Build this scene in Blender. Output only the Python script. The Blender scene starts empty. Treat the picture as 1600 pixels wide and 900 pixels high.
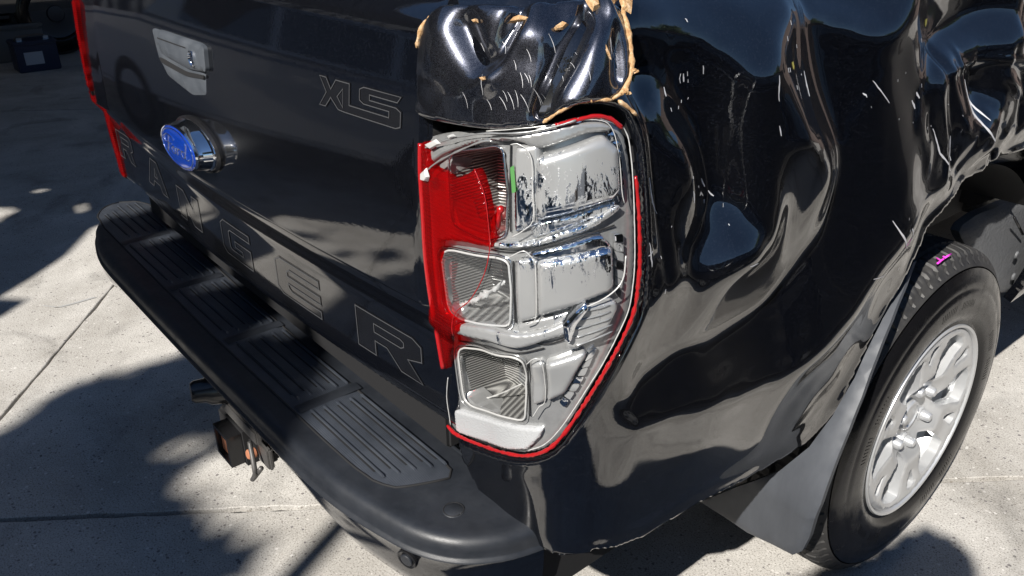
import bpy, bmesh, math, random
import numpy as np
from mathutils import Vector, Matrix
from mathutils.geometry import delaunay_2d_cdt
random.seed(7); RNG = np.random.default_rng(7)
C = bpy.context.scene.collection
scene = bpy.context.scene
# ------------------------------------------------------------------ camera
CAM = np.array([1.4953, -0.5358, 1.4251]); FOC = 1303.03
yaw, pit, rol = 0.8778, -0.4588, -0.0081
FW = np.array([-math.sin(yaw)*math.cos(pit), math.cos(yaw)*math.cos(pit), math.sin(pit)])
_r = np.cross(FW, [0, 0, 1]); _r /= np.linalg.norm(_r); _u = np.cross(_r, FW)
RT = _r*math.cos(rol)+_u*math.sin(rol); UP = -_r*math.sin(rol)+_u*math.cos(rol)
cd = bpy.data.cameras.new('camera'); cam = bpy.data.objects.new('camera', cd); C.objects.link(cam)
cd.sensor_width = 36; cd.lens = 36*FOC/1600; cd.clip_start = .02; cd.clip_end = 600
cam.matrix_world = Matrix(((RT[0], UP[0], -FW[0], CAM[0]), (RT[1], UP[1], -FW[1], CAM[1]), (RT[2], UP[2], -FW[2], CAM[2]), (0, 0, 0, 1)))
scene.camera = cam
# ------------------------------------------------------------------ light
SUN = np.array([.53, -1.65, 1.42]); SUN /= np.linalg.norm(SUN)      # towards the sun
w = bpy.data.worlds.new('World'); scene.world = w; w.use_nodes = True
nt = w.node_tree; sky = nt.nodes.new('ShaderNodeTexSky'); sky.sky_type = 'NISHITA'; sky.sun_disc = False
sky.sun_elevation = math.asin(SUN[2]); sky.sun_rotation = math.atan2(SUN[0], SUN[1]); sky.air_density = 1.0; sky.dust_density = .1; sky.ozone_density = 5.0
bg = nt.nodes['Background']; bg.inputs[1].default_value = .055; nt.links.new(sky.outputs[0], bg.inputs[0])
sl = bpy.data.lights.new('sun', 'SUN'); sl.energy = 5.0; sl.angle = math.radians(.53); sl.color = (1, .955, .89)
so = bpy.data.objects.new('sun', sl); C.objects.link(so); so.location = (5, -15, 13)
so.rotation_euler = Vector(tuple(SUN)).to_track_quat('Z', 'Y').to_euler()
scene.view_settings.view_transform = 'Standard'; scene.view_settings.look = 'None'
scene.view_settings.exposure = .78; scene.view_settings.gamma = 1

# ------------------------------------------------------------------ materials
def mat(name, col, rough=.5, metal=0, **k):
    m = bpy.data.materials.new(name); m.use_nodes = True; b = m.node_tree.nodes['Principled BSDF']
    b.inputs['Base Color'].default_value = (*col, 1); b.inputs['Roughness'].default_value = rough; b.inputs['Metallic'].default_value = metal
    for a, v in k.items(): b.inputs[a.replace('_', ' ')].default_value = v
    return m
def nd(m, t, **k):
    n = m.node_tree.nodes.new(t)
    for a, v in k.items(): setattr(n, a, v)
    return n
def lk(m, a, b): m.node_tree.links.new(a, b)
def bsdf(m): return m.node_tree.nodes['Principled BSDF']
def tco(m, scale=(1, 1, 1)):
    t = nd(m, 'ShaderNodeTexCoord'); mp = nd(m, 'ShaderNodeMapping'); mp.inputs['Scale'].default_value = scale
    lk(m, t.outputs['Object'], mp.inputs[0]); return mp.outputs[0]
def noise(m, co, sc, det=4, rough=.55, dist=0):
    n = nd(m, 'ShaderNodeTexNoise'); n.inputs['Scale'].default_value = sc; n.inputs['Detail'].default_value = det
    n.inputs['Roughness'].default_value = rough; n.inputs['Distortion'].default_value = dist; lk(m, co, n.inputs['Vector']); return n.outputs[0]
def ramp(m, fac, stops):
    r = nd(m, 'ShaderNodeValToRGB'); e = r.color_ramp.elements
    while len(e) < len(stops): e.new(.5)
    for i, (p, c) in enumerate(stops):
        e[i].position = p; e[i].color = (*c, 1) if len(c) == 3 else c
    lk(m, fac, r.inputs[0]); return r.outputs[0]
def g3(v): return (v, v, v)
def mix(m, fac, a, b, mode='MIX'):
    n = nd(m, 'ShaderNodeMix', data_type='RGBA', blend_type=mode)
    if isinstance(fac, float): n.inputs[0].default_value = fac
    else: lk(m, fac, n.inputs[0])
    for i, v in ((6, a), (7, b)):
        if isinstance(v, tuple): n.inputs[i].default_value = (*v, 1)
        else: lk(m, v, n.inputs[i])
    return n.outputs[2]
def bump(m, h, strength=.3, dist=.002, inp='Normal'):
    b = nd(m, 'ShaderNodeBump'); b.inputs['Strength'].default_value = strength; b.inputs['Distance'].default_value = dist
    lk(m, h, b.inputs['Height']); lk(m, b.outputs[0], bsdf(m).inputs[inp]); return b
M = {}
# black metallic paint with flake, fine orange peel, dust
p = M['paint'] = mat('black_paint', (.004, .0045, .006), .4, 0, Coat_Weight=1, Coat_Roughness=.012, Coat_IOR=2.02, Specular_IOR_Level=.08)
co = tco(p)
fl = nd(p, 'ShaderNodeTexVoronoi'); fl.inputs['Scale'].default_value = 900; lk(p, co, fl.inputs['Vector'])
lk(p, mix(p, ramp(p, fl.outputs['Color'], [(.75, g3(0)), (.95, g3(1))]), (.0015, .0018, .003), (.010, .012, .018)), bsdf(p).inputs['Base Color'])
dn = ramp(p, noise(p, co, 9, 6, .65), [(.45, g3(.004)), (.8, g3(.03))]); lk(p, dn, bsdf(p).inputs['Coat Roughness'])
cb = nd(p, 'ShaderNodeBump'); cb.inputs['Strength'].default_value = .03; cb.inputs['Distance'].default_value = .001
lk(p, noise(p, co, 260, 2), cb.inputs['Height']); lk(p, cb.outputs[0], bsdf(p).inputs['Coat Normal'])
# scuffed version of it on the torn corner
p = M['scuffed'] = mat('scuffed_black_paint', (.02, .022, .03), .33, .9, Coat_Weight=1, Coat_Roughness=.1, Coat_IOR=2.1)
co = tco(p)
fl = nd(p, 'ShaderNodeTexVoronoi'); fl.inputs['Scale'].default_value = 1900; lk(p, co, fl.inputs['Vector'])
base = mix(p, ramp(p, fl.outputs['Color'], [(.3, g3(0)), (1, g3(1))]), (.018, .019, .025), (.10, .105, .13))
sn = noise(p, tco(p, (40, 40, 260)), 2.2, 5, .75, .6)
msk = ramp(p, noise(p, co, 16, 3), [(.5, g3(0)), (.62, g3(1))])
scr = mix(p, 1.0, ramp(p, sn, [(.60, g3(0)), (.70, g3(.3))]), msk, 'MULTIPLY')
lk(p, mix(p, scr, base, (.4, .42, .46)), bsdf(p).inputs['Base Color'])
lk(p, mix(p, scr, g3(.07), g3(.35)), bsdf(p).inputs['Coat Roughness'])
# step plastic
p = M['plastic'] = mat('textured_black_plastic', (.026, .028, .033), .46, 0)
co = tco(p); lk(p, ramp(p, noise(p, co, 14, 6, .7), [(.3, (.010, .012, .016)), (.7, (.022, .025, .031))]), bsdf(p).inputs['Base Color'])
lk(p, ramp(p, noise(p, co, 22, 5, .7), [(.3, g3(.36)), (.7, g3(.55))]), bsdf(p).inputs['Roughness'])
bump(p, noise(p, co, 900, 1), .25, .0006)
p = M['pad'] = mat('step_pad_rubber', (.03, .032, .037), .33, 0)
co = tco(p); vt = nd(p, 'ShaderNodeTexVoronoi'); vt.inputs['Scale'].default_value = 330; vt.inputs['Randomness'].default_value = .1; lk(p, co, vt.inputs['Vector'])
bump(p, vt.outputs['Distance'], .7, .001)
lk(p, ramp(p, noise(p, co, 12, 6, .7), [(.3, (.022, .026, .034)), (.75, (.055, .062, .075))]), bsdf(p).inputs['Base Color'])
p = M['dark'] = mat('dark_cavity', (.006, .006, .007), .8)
p = M['blackgloss'] = mat('black_trim', (.01, .01, .011), .25)
p = M['flap'] = mat('mudflap_rubber', (.11, .12, .135), .55)
co = tco(p, (1, 1, .25)); lk(p, ramp(p, noise(p, co, 9, 7, .7), [(.3, (.038, .042, .050)), (.7, (.068, .074, .085))]), bsdf(p).inputs['Base Color'])
bump(p, noise(p, tco(p), 500, 2), .2, .0005)
p = M['handle'] = mat('grey_handle_plastic', (.16, .17, .18), .5)
co = tco(p); lk(p, ramp(p, noise(p, co, 25, 5), [(.3, (.045, .052, .062)), (.7, (.075, .083, .095))]), bsdf(p).inputs['Base Color'])
M['chrome'] = mat('chrome', (.85, .87, .9), .06, 1)
p = M['lamp'] = mat('lamp_silver', (.55, .55, .53), .24, .6)
co = tco(p); lk(p, ramp(p, noise(p, co, 40, 5, .7), [(.3, (.32, .325, .325)), (.7, (.42, .425, .425))]), bsdf(p).inputs['Base Color'])
# chrome whose plating has flaked off: bare grey plastic with jagged remains of mirror
def flaky(name, lo, hi, thr, seed):
    p = mat(name, (.5, .5, .48), .3, .3, Coat_Weight=.6, Coat_Roughness=.08); t = nd(p, 'ShaderNodeTexCoord')
    mp = nd(p, 'ShaderNodeMapping'); mp.inputs['Scale'].default_value = (1.6, 1.6, .5); mp.inputs['Location'].default_value = (seed, 0, 0); lk(p, t.outputs['Object'], mp.inputs[0])
    n = noise(p, mp.outputs[0], 42, 8, .82, .4)
    z = nd(p, 'ShaderNodeSeparateXYZ'); lk(p, t.outputs['Object'], z.inputs[0])
    mr = nd(p, 'ShaderNodeMapRange'); mr.inputs[1].default_value = lo; mr.inputs[2].default_value = hi; mr.inputs[3].default_value = -.14; mr.inputs[4].default_value = .14; lk(p, z.outputs[2], mr.inputs[0])
    a = nd(p, 'ShaderNodeMath', operation='ADD'); lk(p, n, a.inputs[0]); lk(p, mr.outputs[0], a.inputs[1])
    f = ramp(p, a.outputs[0], [(thr, g3(0)), (thr+.012, g3(1))])
    lk(p, mix(p, f, (.38, .385, .385), (.72, .76, .82)), bsdf(p).inputs['Base Color'])
    lk(p, mix(p, f, g3(.45), g3(1.)), bsdf(p).inputs['Metallic']); lk(p, mix(p, f, g3(.28), g3(.05)), bsdf(p).inputs['Roughness'])
    bump(p, f, .3, .0006); return p
M['flaky_top'] = flaky('flaking_chrome_upper', 1.22, 1.08, .575, 0)
M['flaky_mid'] = flaky('flaking_chrome_middle', .98, 1.08, .54, 3)
M['flaky_low'] = flaky('flaking_chrome_lower', .85, .99, .60, 6)
M['flaky_any'] = flaky('flaking_chrome_trim', .8, 1.2, .55, 9)
p = M['ribbed'] = mat('ribbed_reflector', (.5, .5, .48), .25, .6)
wv = nd(p, 'ShaderNodeTexWave', wave_type='BANDS', bands_direction='Z'); wv.inputs['Scale'].default_value = 85; lk(p, tco(p), wv.inputs['Vector'])
bump(p, wv.outputs['Fac'], 1, .0022); lk(p, mix(p, wv.outputs['Fac'], (.11, .11, .11), (.55, .55, .53)), bsdf(p).inputs['Base Color'])
M['rim_white'] = mat('broken_lens_edge', (.5, .5, .49), .25, .2)
def lensmat(name, tint, gl):
    m = bpy.data.materials.new(name); m.use_nodes = True; n = m.node_tree; n.nodes.clear()
    o = n.nodes.new('ShaderNodeOutputMaterial'); t = n.nodes.new('ShaderNodeBsdfTransparent'); t.inputs[0].default_value = (*tint, 1)
    g = n.nodes.new('ShaderNodeBsdfPrincipled'); g.inputs['Base Color'].default_value = (*[.6*c for c in tint], 1); g.inputs['Roughness'].default_value = .06
    x = n.nodes.new('ShaderNodeMixShader'); tc = n.nodes.new('ShaderNodeTexCoord'); w_ = n.nodes.new('ShaderNodeTexWave'); w_.bands_direction = 'Z'; w_.inputs['Scale'].default_value = 60; w_.inputs['Distortion'].default_value = 1
    n.links.new(tc.outputs['Object'], w_.inputs['Vector']); b = n.nodes.new('ShaderNodeBump'); b.inputs['Strength'].default_value = .35; b.inputs['Distance'].default_value = .002
    n.links.new(w_.outputs['Fac'], b.inputs['Height']); n.links.new(b.outputs[0], g.inputs['Normal'])
    x.inputs[0].default_value = gl; n.links.new(t.outputs[0], x.inputs[1]); n.links.new(g.outputs[0], x.inputs[2]); n.links.new(x.outputs[0], o.inputs[0]); return m
M['red'] = lensmat('red_lens', (.80, .012, .015), .20)
M['redsolid'] = mat('red_lens_edge', (.30, .008, .010), .18, 0, Coat_Weight=.5)
M['clear'] = lensmat('clear_lens', (.93, .94, .95), .07)
p = M['retro'] = mat('white_reflex_reflector', (.52, .53, .54), .12, .3)
vt = nd(p, 'ShaderNodeTexVoronoi'); vt.inputs['Scale'].default_value = 420; lk(p, tco(p), vt.inputs['Vector']); bump(p, vt.outputs['Distance'], .5, .001)
M['green'] = mat('green_paint_smear', (.06, .20, .05), .5)
p = M['filler'] = mat('torn_body_filler', (.55, .36, .18), .8)
co = tco(p); n = noise(p, co, 160, 6, .7); lk(p, ramp(p, n, [(.3, (.26, .13, .05)), (.5, (.46, .28, .13)), (.7, (.68, .52, .36))]), bsdf(p).inputs['Base Color']); bump(p, n, .9, .003)
M['scratch'] = mat('scratched_bare_edge', (.6, .6, .62), .4, .2)
M['yellow'] = mat('yellow_paint_transfer', (.7, .6, .12), .6)
M['grey'] = mat('grey_decal_line', (.05, .052, .056), .45)
M['decal'] = mat('black_decal', (.005, .005, .006), .5, 0, Specular_IOR_Level=.1, Coat_Weight=1, Coat_Roughness=.08, Coat_IOR=1.8)
M['decalfill'] = mat('charcoal_decal', (.030, .032, .036), .45)
M['blue'] = mat('blue_badge_enamel', (.005, .035, .27), .12, 0, Coat_Weight=1)
p = M['tyre'] = mat('tyre_rubber', (.022, .022, .023), .6)
co = tco(p); lk(p, ramp(p, noise(p, co, 18, 6, .7), [(.35, (.016, .016, .017)), (.75, (.05, .048, .045))]), bsdf(p).inputs['Base Color'])
p = M['tyre_wet'] = mat('shined_tyre_sidewall', (.006, .006, .007), .2, 0, Specular_IOR_Level=.22)
co = tco(p); lk(p, ramp(p, noise(p, co, 30, 6, .7), [(.35, g3(.10)), (.7, g3(.34))]), bsdf(p).inputs['Roughness']); bump(p, noise(p, co, 60, 4), .15, .001)
p = M['alloy'] = mat('silver_alloy', (.55, .56, .57), .3, .55)
M['sunlit_alloy'] = mat('sunlit_alloy_barrel', (.86, .87, .88), .45, .2)  # pale colour paints in the sunlight on the barrel behind the spokes
M['pink'] = mat('pink_crayon_mark', (.8, .05, .6), .7)
M['rust'] = mat('rusty_steel', (.36, .14, .07), .85)
M['steel'] = mat('grimy_grey_steel', (.12, .115, .11), .5, .5)
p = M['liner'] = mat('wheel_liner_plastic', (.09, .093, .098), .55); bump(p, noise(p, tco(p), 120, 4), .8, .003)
# concrete
p = M['concrete'] = mat('exposed_concrete', (.45, .42, .38), .85)
co = tco(p)
big = ramp(p, noise(p, co, 2.3, 9, .68, .4), [(.30, (.36, .34, .31)), (.5, (.48, .46, .43)), (.70, (.62, .60, .565))])
spk = ramp(p, noise(p, co, 240, 3, .75), [(.36, (.3, .28, .26)), (.45, (.86, .86, .85)), (.62, (1, 1, 1)), (.72, (1.35, 1.35, 1.32))])
c1 = mix(p, 1.0, big, spk, 'MULTIPLY')
vt = nd(p, 'ShaderNodeTexVoronoi'); vt.inputs['Scale'].default_value = 115; lk(p, co, vt.inputs['Vector'])
vs = nd(p, 'ShaderNodeSeparateColor'); lk(p, vt.outputs['Color'], vs.inputs[0])
sz = nd(p, 'ShaderNodeMath', operation='MULTIPLY'); lk(p, vs.outputs[0], sz.inputs[0]); sz.inputs[1].default_value = .5
lt = nd(p, 'ShaderNodeMath', operation='LESS_THAN'); lk(p, vt.outputs['Distance'], lt.inputs[0]); lk(p, sz.outputs[0], lt.inputs[1])
gt = nd(p, 'ShaderNodeMath', operation='GREATER_THAN'); lk(p, vs.outputs[1], gt.inputs[0]); gt.inputs[1].default_value = .70
mm = nd(p, 'ShaderNodeMath', operation='MULTIPLY'); lk(p, lt.outputs[0], mm.inputs[0]); lk(p, gt.outputs[0], mm.inputs[1])
st = ramp(p, vs.outputs[2], [(0, (.16, .15, .15)), (.6, (.26, .23, .2)), (1, (.62, .6, .57))])
c2 = mix(p, mm.outputs[0], c1, st)
oil = ramp(p, noise(p, co, 3.2, 4, .6, .8), [(.54, g3(1)), (.70, g3(.66))])
lk(p, mix(p, 1.0, c2, oil, 'MULTIPLY'), bsdf(p).inputs['Base Color']); bump(p, noise(p, co, 150, 5, .7), .35, .003)
p = M['asphalt'] = mat('dark_joint_dirt', (.05, .048, .045), .9); bump(p, noise(p, tco(p), 80, 4), .5, .004)

# ------------------------------------------------------------------ helpers
def link(name, me, m, parent=None, smooth=True):
    o = bpy.data.objects.new(name, me); C.objects.link(o)
    if m: me.materials.append(m)
    if smooth:
        me.polygons.foreach_set('use_smooth', [True]*len(me.polygons))
    if parent: par(o, parent)
    return o
def par(o, parent):
    o.parent = parent; o.matrix_parent_inverse = parent.matrix_basis.inverted() if parent.parent is None else Matrix()
def tag(o, label=None, cat=None, group=None, kind=None):
    for k, v in (('label', label), ('category', cat), ('group', group), ('kind', kind)):
        if v: o[k] = v
    return o
def empty(name, loc, label, cat, group=None, rz=0):
    o = bpy.data.objects.new(name, None); C.objects.link(o); o.location = loc; o.rotation_euler.z = rz; o.empty_display_size = .1
    bpy.context.view_layer.update(); return tag(o, label, cat, group)
def mesh(name, V, F, m, parent=None, smooth=True, sharp=None):
    me = bpy.data.meshes.new(name); me.from_pydata([tuple(map(float, v)) for v in V], [], [tuple(map(int, f)) for f in F]); me.validate()
    o = link(name, me, m, parent, smooth)
    if sharp: 
        try: me.set_sharp_from_angle(angle=math.radians(sharp))
        except Exception: pass
    return o
def bm_obj(name, bm, m, parent=None, smooth=False, sharp=None):
    me = bpy.data.meshes.new(name); bm.normal_update(); bm.to_mesh(me); bm.free(); o = link(name, me, m, parent, smooth)
    if sharp: me.set_sharp_from_angle(angle=math.radians(sharp))
    return o
def box(name, c, s, m, parent=None, bev=.0, rot=None, seg=2):
    bm = bmesh.new(); bmesh.ops.create_cube(bm, size=1, matrix=Matrix.Diagonal((*s, 1)))
    if bev: bmesh.ops.bevel(bm, geom=bm.edges[:], offset=bev, segments=seg, affect='EDGES')
    T = Matrix.Translation(c)
    if rot is not None: T = T @ rot
    bmesh.ops.transform(bm, matrix=T, verts=bm.verts[:]); return bm_obj(name, bm, m, parent, bool(bev), 40)
def tube(name, pts, rad, m, parent=None, n=8, caps=True, jit=0):
    P = [Vector(tuple(q)) for q in pts]; V = []; F = []
    rad = rad if hasattr(rad, '__len__') else [rad]*len(P)
    up = Vector((.13, .27, .95)).normalized()
    for i, q in enumerate(P):
        t = (P[min(i+1, len(P)-1)]-P[max(i-1, 0)]).normalized(); a = t.cross(up).normalized(); b = a.cross(t)
        for k in range(n):
            an = 2*math.pi*k/n; rr = rad[i]*(1+jit*random.uniform(-1, 1)); V.append(q+a*math.cos(an)*rr+b*math.sin(an)*rr)
    for i in range(len(P)-1):
        for k in range(n): F.append((i*n+k, i*n+(k+1) % n, (i+1)*n+(k+1) % n, (i+1)*n+k))
    if caps: F += [tuple(range(n))[::-1], tuple((len(P)-1)*n+k for k in range(n))]
    return mesh(name, V, F, m, parent)
def sm(t): t = np.clip(t, 0, 1); return t*t*(3-2*t)
def ray(x, y):
    d = FW+RT*(x-800)/FOC-UP*(y-450)/FOC; return d/np.linalg.norm(d)
def hit(x, y, ax, v):
    d = ray(x, y); return CAM+d*((v-CAM[ax])/d[ax])
def proj(P):
    d = P-CAM; z = d@FW; return np.stack([800+FOC*(d@RT)/z, 450-FOC*(d@UP)/z], -1)
def spline(P, n=6, closed=False):
    P = np.array(P, float); N = len(P); out = []
    rng = range(N if closed else N-1)
    for i in rng:
        p0, p1, p2, p3 = (P[(i-1) % N], P[i], P[(i+1) % N], P[(i+2) % N]) if closed else (P[max(i-1, 0)], P[i], P[i+1], P[min(i+2, N-1)])
        for k in range(n):
            t = k/n; out.append(.5*((2*p1)+(-p0+p2)*t+(2*p0-5*p1+4*p2-p3)*t*t+(-p0+3*p1-3*p2+p3)*t**3))
    if not closed: out.append(P[-1])
    return np.array(out)
def resample(P, sp, closed=True):
    P = np.array(P, float); Q = np.vstack([P, P[:1]]) if closed else P
    L = np.r_[0, np.cumsum(np.linalg.norm(np.diff(Q, axis=0), axis=1))]; n = max(3, int(round(L[-1]/sp)))
    t = np.linspace(0, L[-1], n+1); R = np.stack([np.interp(t, L, Q[:, i]) for i in range(Q.shape[1])], 1)
    return R[:-1] if closed else R
def inside(p, poly):
    x, y = p[:, 0], p[:, 1]; r = np.zeros(len(p), bool); n = len(poly)
    for i in range(n):
        a, b = poly[i], poly[(i+1) % n]
        if a[1] == b[1]: continue
        c = (a[1] > y) != (b[1] > y); r ^= c & (x < (b[0]-a[0])*(y-a[1])/(b[1]-a[1])+a[0])
    return r
def pdist(p, line, closed=False):
    q = np.vstack([line, line[:1]]) if closed else np.asarray(line, float); d = np.full(len(p), 1e9)
    for a, b in zip(q[:-1], q[1:]):
        ab = b-a; t = np.clip(((p-a)@ab)/(ab@ab+1e-18), 0, 1); d = np.minimum(d, np.hypot(*(p-a-t[:, None]*ab).T))
    return d
def sd(p, poly): return np.where(inside(p, poly), 1, -1)*pdist(p, poly, True)
def cdt(poly, sp, holes=(), extra=None, fine=None, keepcorner=False, bsp=None):
    """triangulate polygon with interior grid points; returns verts(2d), tris, boundary edge list"""
    loops = [resample(poly, bsp or sp) if not keepcorner else densify(poly, bsp or sp)]+[resample(h, bsp or sp) for h in holes]
    V = []; E = []
    for l in loops:
        o = len(V); V += list(map(tuple, l)); E += [(o+i, o+(i+1) % len(l)) for i in range(len(l))]
    mn, mx = loops[0].min(0), loops[0].max(0)
    gx = np.arange(mn[0], mx[0], sp); gy = np.arange(mn[1], mx[1], sp*.866)
    G = np.array([(x+(j % 2)*sp*.5, y) for j, y in enumerate(gy) for x in gx]) if extra is None else extra(mn, mx)
    if len(G):
        k = inside(G, loops[0]); G = G[k]
        for h in loops[1:]: G = G[~inside(G, h)]
        for l in loops: 
            if len(G): G = G[pdist(G, l, True) > .45*sp]
        V += list(map(tuple, G))
    r = delaunay_2d_cdt([Vector(v) for v in V], E, [], 0, 1e-7)
    P = np.array([tuple(v) for v in r[0]]); T = np.array([f for f in r[2] if len(f) == 3])
    c = P[T].mean(1); k = inside(c, loops[0])
    for h in loops[1:]: k &= ~inside(c, h)
    T = T[k]; a = P[T]; ar = (a[:, 1, 0]-a[:, 0, 0])*(a[:, 2, 1]-a[:, 0, 1])-(a[:, 2, 0]-a[:, 0, 0])*(a[:, 1, 1]-a[:, 0, 1])
    T[ar < 0] = T[ar < 0][:, ::-1]; T = T[np.abs(ar) > 1e-12]
    return P, T
def densify(P, sp):
    P = np.array(P, float); out = []
    for a, b in zip(P, np.roll(P, -1, 0)):
        n = max(1, int(round(np.linalg.norm(b-a)/sp)))
        out += [a+(b-a)*k/n for k in range(n)]
    return np.array(out)
def bedges(T):
    e = {}
    for a, b, c in T:
        for u, v in ((a, b), (b, c), (c, a)):
            if (v, u) in e: del e[(v, u)]
            else: e[(u, v)] = 1
    return list(e)
def patch(name, poly, sp, smap, m, parent=None, holes=(), h=0., skirt=.0, keepcorner=False, extra=None, bsp=None, round_=.0, flip=False, sharp=50):
    """poly in a 2-D parameter space, smap(P2, h)->3-D; h scalar or function of P2; skirt = thickness walls"""
    P, T = cdt(poly, sp, holes, keepcorner=keepcorner, extra=extra, bsp=bsp)
    H = h(P) if callable(h) else np.full(len(P), float(h))
    if round_:
        d = pdist(P, np.array(poly, float), True)
        for q in holes: d = np.minimum(d, pdist(P, np.array(q, float), True))
        H = H-round_*(1-np.sqrt(1-(1-np.clip(d/round_, 0, 1))**2))
    V = smap(P, H); F = [tuple(t) for t in T]; V = list(V)
    if skirt:
        E = bedges(T); idx = {}; n0 = len(V)
        for a, b in E:
            for q in (a, b):
                if q not in idx: idx[q] = n0+len(idx)
        ks = list(idx); V += list(smap(P[ks], H[ks]-skirt))
        F += [(b, a, idx[a], idx[b]) for a, b in E]
    if flip: F = [f[::-1] for f in F]
    return mesh(name, V, F, m, parent, sharp=sharp)

# ------------------------------------------------------------------ body surface: s runs round the rear corner, z up
XS, AR, RR = .69, .08, .15
CS, CZ = [.40, .45, .52, .60, .70, .80, .92, 1.0, 1.08, 1.15, 1.20, 1.245, 1.275, 1.30, 1.33], [.085, .062, .036, .016, .004, 0, 0, .003, .009, .019, .029, .043, .057, .08, .125]
_zz = np.linspace(.3, 1.4, 2201); _cc = np.interp(_zz, CS, CZ); _k = np.hanning(121); _k /= _k.sum(); _cc = np.convolve(np.pad(_cc, 60, mode='edge'), _k, 'valid')
def inset(z): return np.interp(z, _zz, _cc)
def rec(z): return .026*sm((.918-z)/.05)+.004*sm((.87-z)/.15)
def base(s, z):
    s = np.asarray(s, float); z = np.asarray(z, float); a = np.clip((s-AR)/RR, 0, math.pi/2)
    e = s-AR-RR*math.pi/2
    x = XS+np.where(s < AR, s, AR+RR*np.sin(a)); y = np.where(s < AR, 0, RR*(1-np.cos(a)))+np.where(e > 0, e, 0)
    x = x+.013*sm(e/.6)
    nx, ny = np.sin(a), -np.cos(a); i = inset(z)*(.55+.45*sm(s/.2))
    return np.stack([x-nx*i, y-ny*i+rec(z)*(1-sm((s-.06)/.2)), z], -1)
def bnorm(s, z, e=1e-3):
    ds = base(s+e, z)-base(s-e, z); dz = base(s, z+e)-base(s, z-e); n = np.cross(ds, dz); return n/np.linalg.norm(n, axis=-1, keepdims=True)
def S(P, h=0.):
    P = np.atleast_2d(P); h = np.broadcast_to(np.asarray(h, float), (len(P),))
    return base(P[:, 0], P[:, 1])+bnorm(P[:, 0], P[:, 1])*h[:, None]
_cache = {}
def inv(px, h=0.):
    """pixels of the photograph -> (s,z) on the body surface offset by h"""
    px = np.atleast_2d(np.array(px, float)); k = round(h, 4)
    if k not in _cache:
        ss, zz = np.meshgrid(np.linspace(-.06, 1.75, 420), np.linspace(.3, 1.34, 300)); G = np.stack([ss.ravel(), zz.ravel()], 1)
        W = S(G, h); vis = np.einsum('ij,ij->i', bnorm(G[:, 0], G[:, 1]), CAM-W) > -.02
        _cache[k] = (G[vis], proj(W[vis]))
    G, U = _cache[k]; out = []
    for q in px:
        g = G[np.argmin(((U-q)**2).sum(1))].copy()
        for _ in range(3):
            u0 = proj(S(g, h))[0]; J = np.stack([(proj(S(g+d, h))[0]-u0)/1e-4 for d in (np.array([1e-4, 0]), np.array([0, 1e-4]))], 1)
            try: st = np.linalg.solve(J.T@J+np.eye(2)*30, J.T@(q-u0))
            except Exception: break
            g = g+np.clip(st, -.02, .02)
        out.append(g)
    return np.array(out)

truck = empty('pickup_truck', (0, 2.3, 0), 'black pickup truck with crumpled rear corner and smashed tail lamp', 'pickup truck')
# ------------------------------------------------------------------ lamp outline and dents
LAMP = spline([(657, 224), (668, 214), (700, 207), (760, 204), (810, 203), (860, 194), (905, 183), (938, 181), (964, 189), (980, 208), (988, 240), (993, 275), (997, 315), (999, 355), (1000, 400), (997, 445), (991, 485), (975, 525), (950, 572), (925, 613), (900, 652), (878, 682), (855, 703), (825, 712), (790, 708), (750, 695), (715, 680), (699, 668), (695, 620), (692, 575), (683, 525), (672, 465), (665, 400), (661, 330), (658, 270)], 4, True)
LAMP_SZ = inv(LAMP, 0.)
HOLE = spline([(650, 180), (700, 186), (780, 196), (850, 188), (900, 165), (945, 163), (978, 175), (998, 215), (1005, 270), (1009, 330), (1010, 400), (1007, 450), (1001, 492), (983, 532), (958, 578), (933, 619), (908, 658), (884, 690), (858, 711), (825, 719), (788, 715), (748, 702), (712, 686), (697, 674)], 4)
HOLE_SZ = np.vstack([inv(HOLE, 0.), [[-.008, .74]], [[-.012, .86]], [[-.012, .95]], [[-.012, 1.15]]])
def fea(px, w, amp, n=5): return (resample(inv(spline(px, n) if len(px) > 2 else px), .012, False), w, amp)
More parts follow.
